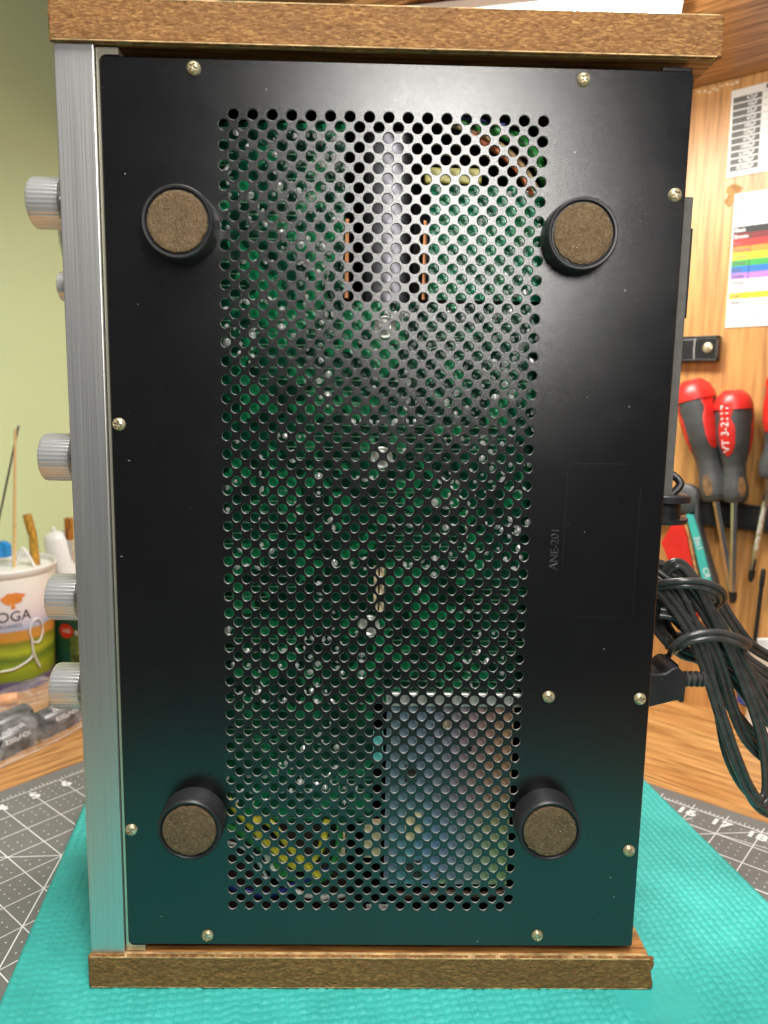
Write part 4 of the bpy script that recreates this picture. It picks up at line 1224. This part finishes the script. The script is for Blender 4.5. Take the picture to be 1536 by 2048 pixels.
def stick(name, label, cat, p, q, r0, r1, mt, group=None):
    o = MB().tube([p, Vector(p).lerp(Vector(q), .5), q], [r0, (r0 + r1) / 2, r1], 12).build(name, mt, None, 60)
    return tag(o, label, cat, group)
stick("wooden_skewer", "long pale wooden skewer standing upright in the printed tub", "skewer", (-0.2640, 0.450, ZD + 0.005), (-0.2487, 0.450, 0.2387), 0.0022, 0.0012, 'birch')
stick("thin_rod", "thin dark grey rod leaning left out of the printed tub", "rod", (-0.3000, 0.450, 0.03), (-0.2472, 0.455, 0.2420), 0.0011, 0.0011, 'softgrey')
def brush(label, ptip, pmid, pbot, r, mt, loc):
    t = thing("paint_brush", label, "brush", pbot, "brushes by the tub")
    ptip, pmid, pbot = map(Vector, (ptip, pmid, pbot))
    d = (pmid - ptip)
    L = d.length
    b_ = MB().lathe(ptip, d.normalized(), [(0, r * .92), (L * .3, r), (L * .85, r * .95), (L, r * .8)], 20).build("bristles", mt, t, 50)
    d2 = pbot - pmid
    MB().lathe(pmid, d2.normalized(), [(-.002, r * .85), (d2.length * .35, r * 1.05), (d2.length, r * 1.1)], 20).build("handle", 'bristle' if mt == 'bristle' else 'zinc', t, 50)
    return t
brush("golden straw brush leaning over the rim of the printed tub", (-0.2492, 0.468, 0.1468), (-0.2428, 0.466, 0.1230), (-0.2350, 0.455, 0.030), 0.0048, 'bristle', None)
brush("orange tipped brush close beside the fascia edge", (-0.2172, 0.500, 0.1382), (-0.2172, 0.500, 0.1125), (-0.2130, 0.500, -0.015), 0.0050, 'bristle_o', None)
tu = thing("paint_tube", "cream paint tube with rounded top leaning between tub and green pot", "tube", (-0.214, 0.51, ZD))
d_ = Vector((-0.2348, 0.500, 0.1245)) - Vector((-0.2140, 0.500, 0.0400)); d_.normalize()
MB().lathe((-0.2020, 0.503, -0.012), d_, [(0, 0), (0, .0150), (.002, .0158), (.128, .0146), (.134, .0132), (.1375, .009), (.1385, .0024), (.1435, .0018), (.144, 0)], 28).build("tube_body", 'whiteplastic', tu, 40)
bt = thing("squeeze_bottle", "blue capped clear bottle standing in the printed tub", "bottle", (-0.276, 0.46, ZD + 0.006))
MB().lathe((-0.276, 0.462, ZD + 0.006), UP, [(0, 0), (0, .015), (.100, .015), (.118, .010), (.126, .006)], 24).build("bottle_wall", 'film', bt, 40)
MB().lathe((-0.276, 0.462, ZD + 0.131), UP, [(0, .0105), (.012, .0105), (.016, .006), (.016, 0)], 24).build("cap", 'bluebright', bt, 40)
st_ = MB().tube(catmull([(-0.2620, 0.455, 0.075), (-0.2500, 0.452, 0.112), (-0.2390, 0.452, 0.098), (-0.2330, 0.452, 0.080)], 6), 0.0016, 8)
tag(st_.build("drinking_straw", 'whiteplastic', None, 60), "bent white plastic straw inside the rim of the printed tub", "straw")

# ---- dark green pot behind
pcn = Vector((-0.196, 0.505, ZD))
po = thing("green_pot", "dark green plastic pot with a round red badge behind the printed tub", "pot", pcn)
MB().lathe(pcn, UP, [(0, 0), (0, .0420), (.064, .0505), (.066, .0520), (.070, .0520), (.0705, .050), (.066, .049), (.004, .041), (.004, 0)], 64).build("pot_wall", 'potgreen', po, 40)
cdp = (Vector((0.1189, -0.3571, 0)) - Vector((pcn.x, pcn.y, 0))).normalized(); a_p = math.atan2(cdp.y, cdp.x)
def pot_pt(arc, z, lift=0.0004):
    r = .042 + z / .064 * .0085 + lift; a = a_p + arc / r
    return Vector((pcn.x + r * math.cos(a), pcn.y + r * math.sin(a), pcn.z + z))
m = MB(); n_ = 12
for i in range(n_):
    for j in range(2):
        m.v.append(tuple(pot_pt(-0.026 + i * 0.006, 0.012 + 0.040 * j)))
m.f += [(2 * i, 2 * i + 2, 2 * i + 3, 2 * i + 1) for i in range(n_ - 1)]
m.build("printed_picture", 'photo', po, 0, False)
m = MB(); m.add([pot_pt(-0.030 + .0085 * math.cos(t), 0.0500 + .0085 * math.sin(t), .0008) for t in [k * math.pi / 16 for k in range(32)]], [tuple(range(32))]); m.build("red_badge", 'red', po, 0, False)
m = MB(); vs, fs = text_geo("100", 0.0070); m.add([pot_pt(-0.030 + x, 0.0500 + y, .0012) for x, y, _ in vs], fs)
vs, fs = text_geo("Bonsai", 0.0080, 'LEFT'); m.add([pot_pt(-0.020 + x, 0.0480 + y, .0012) for x, y, _ in vs], fs)
m.build("printed_words", 'print_white', po, 0, False)

# ---- capacitors in a clear bag
cd = Vector((0.41, 0.912, 0)).normalized(); cn = Vector((-cd.y, cd.x, 0))   # along the row, away to the left
def capacitor(label, c, ax, L, r, mt, text=True):
    c = Vector(c); ax = Vector(ax).normalized()
    t = thing("capacitor", label, "capacitor", c, "loose capacitors in the clear bag")
    MB().lathe(c - ax * L / 2, ax, [(0, 0), (0, r * .86), (.0006, r * .97), (.0012, r), (L - .0040, r), (L - .0034, r * .93), (L - .0026, r * .93), (L - .002, r), (L - .0006, r * .98), (L, r * .9), (L, 0)], 32).build("sleeve", mt, t, 40)
    if text:
        sd_ = Vector((0.62, -0.42, 0.66)); sd_ = (sd_ - ax * sd_.dot(ax)).normalized(); e_ = ax.cross(sd_) * -1
        m = MB()
        for body, sz, dy_ in (("nichicon", 0.0068, 0.0040), ("8200µF42V", 0.0056, -0.0052)):
            vs, fs = text_geo(body, sz)
            out = []
            for x, y, _ in vs:
                a = -(y + dy_) / r
                out.append(c - ax * x * -1 + (sd_ * math.cos(a) + (sd_.cross(ax) * -1) * math.sin(a)) * (r + 0.0003))
            m.add(out, fs)
        m.build("printed_rating", 'print_white', t, 0, False)
    return t
q0 = Vector((-0.168, 0.2950, ZD + 0.0125))
capacitor("black capacitor at the near left end of the clear bag", q0 - cd * 0.030 + cn * .006, cd, 0.047, 0.0118, 'capblack')
capacitor("black capacitor in the middle front of the clear bag", q0 + cd * 0.024 + cn * .006, cd, 0.047, 0.0118, 'capblack')
capacitor("plain black capacitor lying second row in the clear bag", q0 - cd * 0.012 + cn * 0.031 + UP * .001, cd, 0.047, 0.0118, 'capblack', False)
capacitor("short black capacitor deep in the bag beside the fascia", q0 + cd * 0.060 + cn * 0.028, cd, 0.034, 0.0105, 'capblack', False)
capacitor("orange sleeved capacitor lying on top in the clear bag", q0 + cd * 0.015 + cn * 0.056 + UP * 0.010, Vector((1, .25, 0.1)), 0.0150, 0.0062, 'caporange', False)
capacitor("tiny orange capacitor standing at the back of the clear bag", q0 + cd * 0.075 + cn * 0.045 + UP * 0.004, Vector((.1, .2, 1)), 0.013, 0.0042, 'caporange', False)
na_, nb_ = 60, 40
bn1 = smooth_noise(na_, nb_, 16, 11, 61) * 0.0020 + smooth_noise(na_, nb_, 34, 22, 62) * 0.0010
vs, fs = [], []
for i in range(na_):
    for j in range(nb_):
        u, v = i / (na_ - 1), j / (nb_ - 1)
        a = -0.066 + 0.165 * u; bq = -0.013 + 0.125 * v
        e = min(u, 1 - u) * 6; f = min(v * 9, (1 - v) * 2.2)
        h = 0.0285 * min(1, e) ** .5 * min(1, f) ** .55
        p = q0 + cd * a + cn * bq
        vs.append((p.x, p.y, ZD + 0.0009 + max(0, h + bn1[i, j] * min(1, 3 * min(e, f)))))
for i in range(na_ - 1):
    for j in range(nb_ - 1):
        fs.append((i * nb_ + j, (i + 1) * nb_ + j, (i + 1) * nb_ + j + 1, i * nb_ + j + 1))
bag = MB().add(vs, fs).build("plastic_bag", 'film', None, 60)
tag(bag, "clear plastic bag lying over the black capacitors on the desk", "bag")
hem = MB().tube(catmull([q0 + cd * (-0.066 + 0.165 * k / 10) + cn * (-0.0135 + 0.0008 * math.sin(k * 2.1)) + UP * (-0.0125 + 0.0022 + 0.0012 * math.sin(k * 1.3)) for k in range(11)], 5), 0.0010, 8)
ho = hem.build("bag_seam", 'film', None, 60); ho.parent = bag;
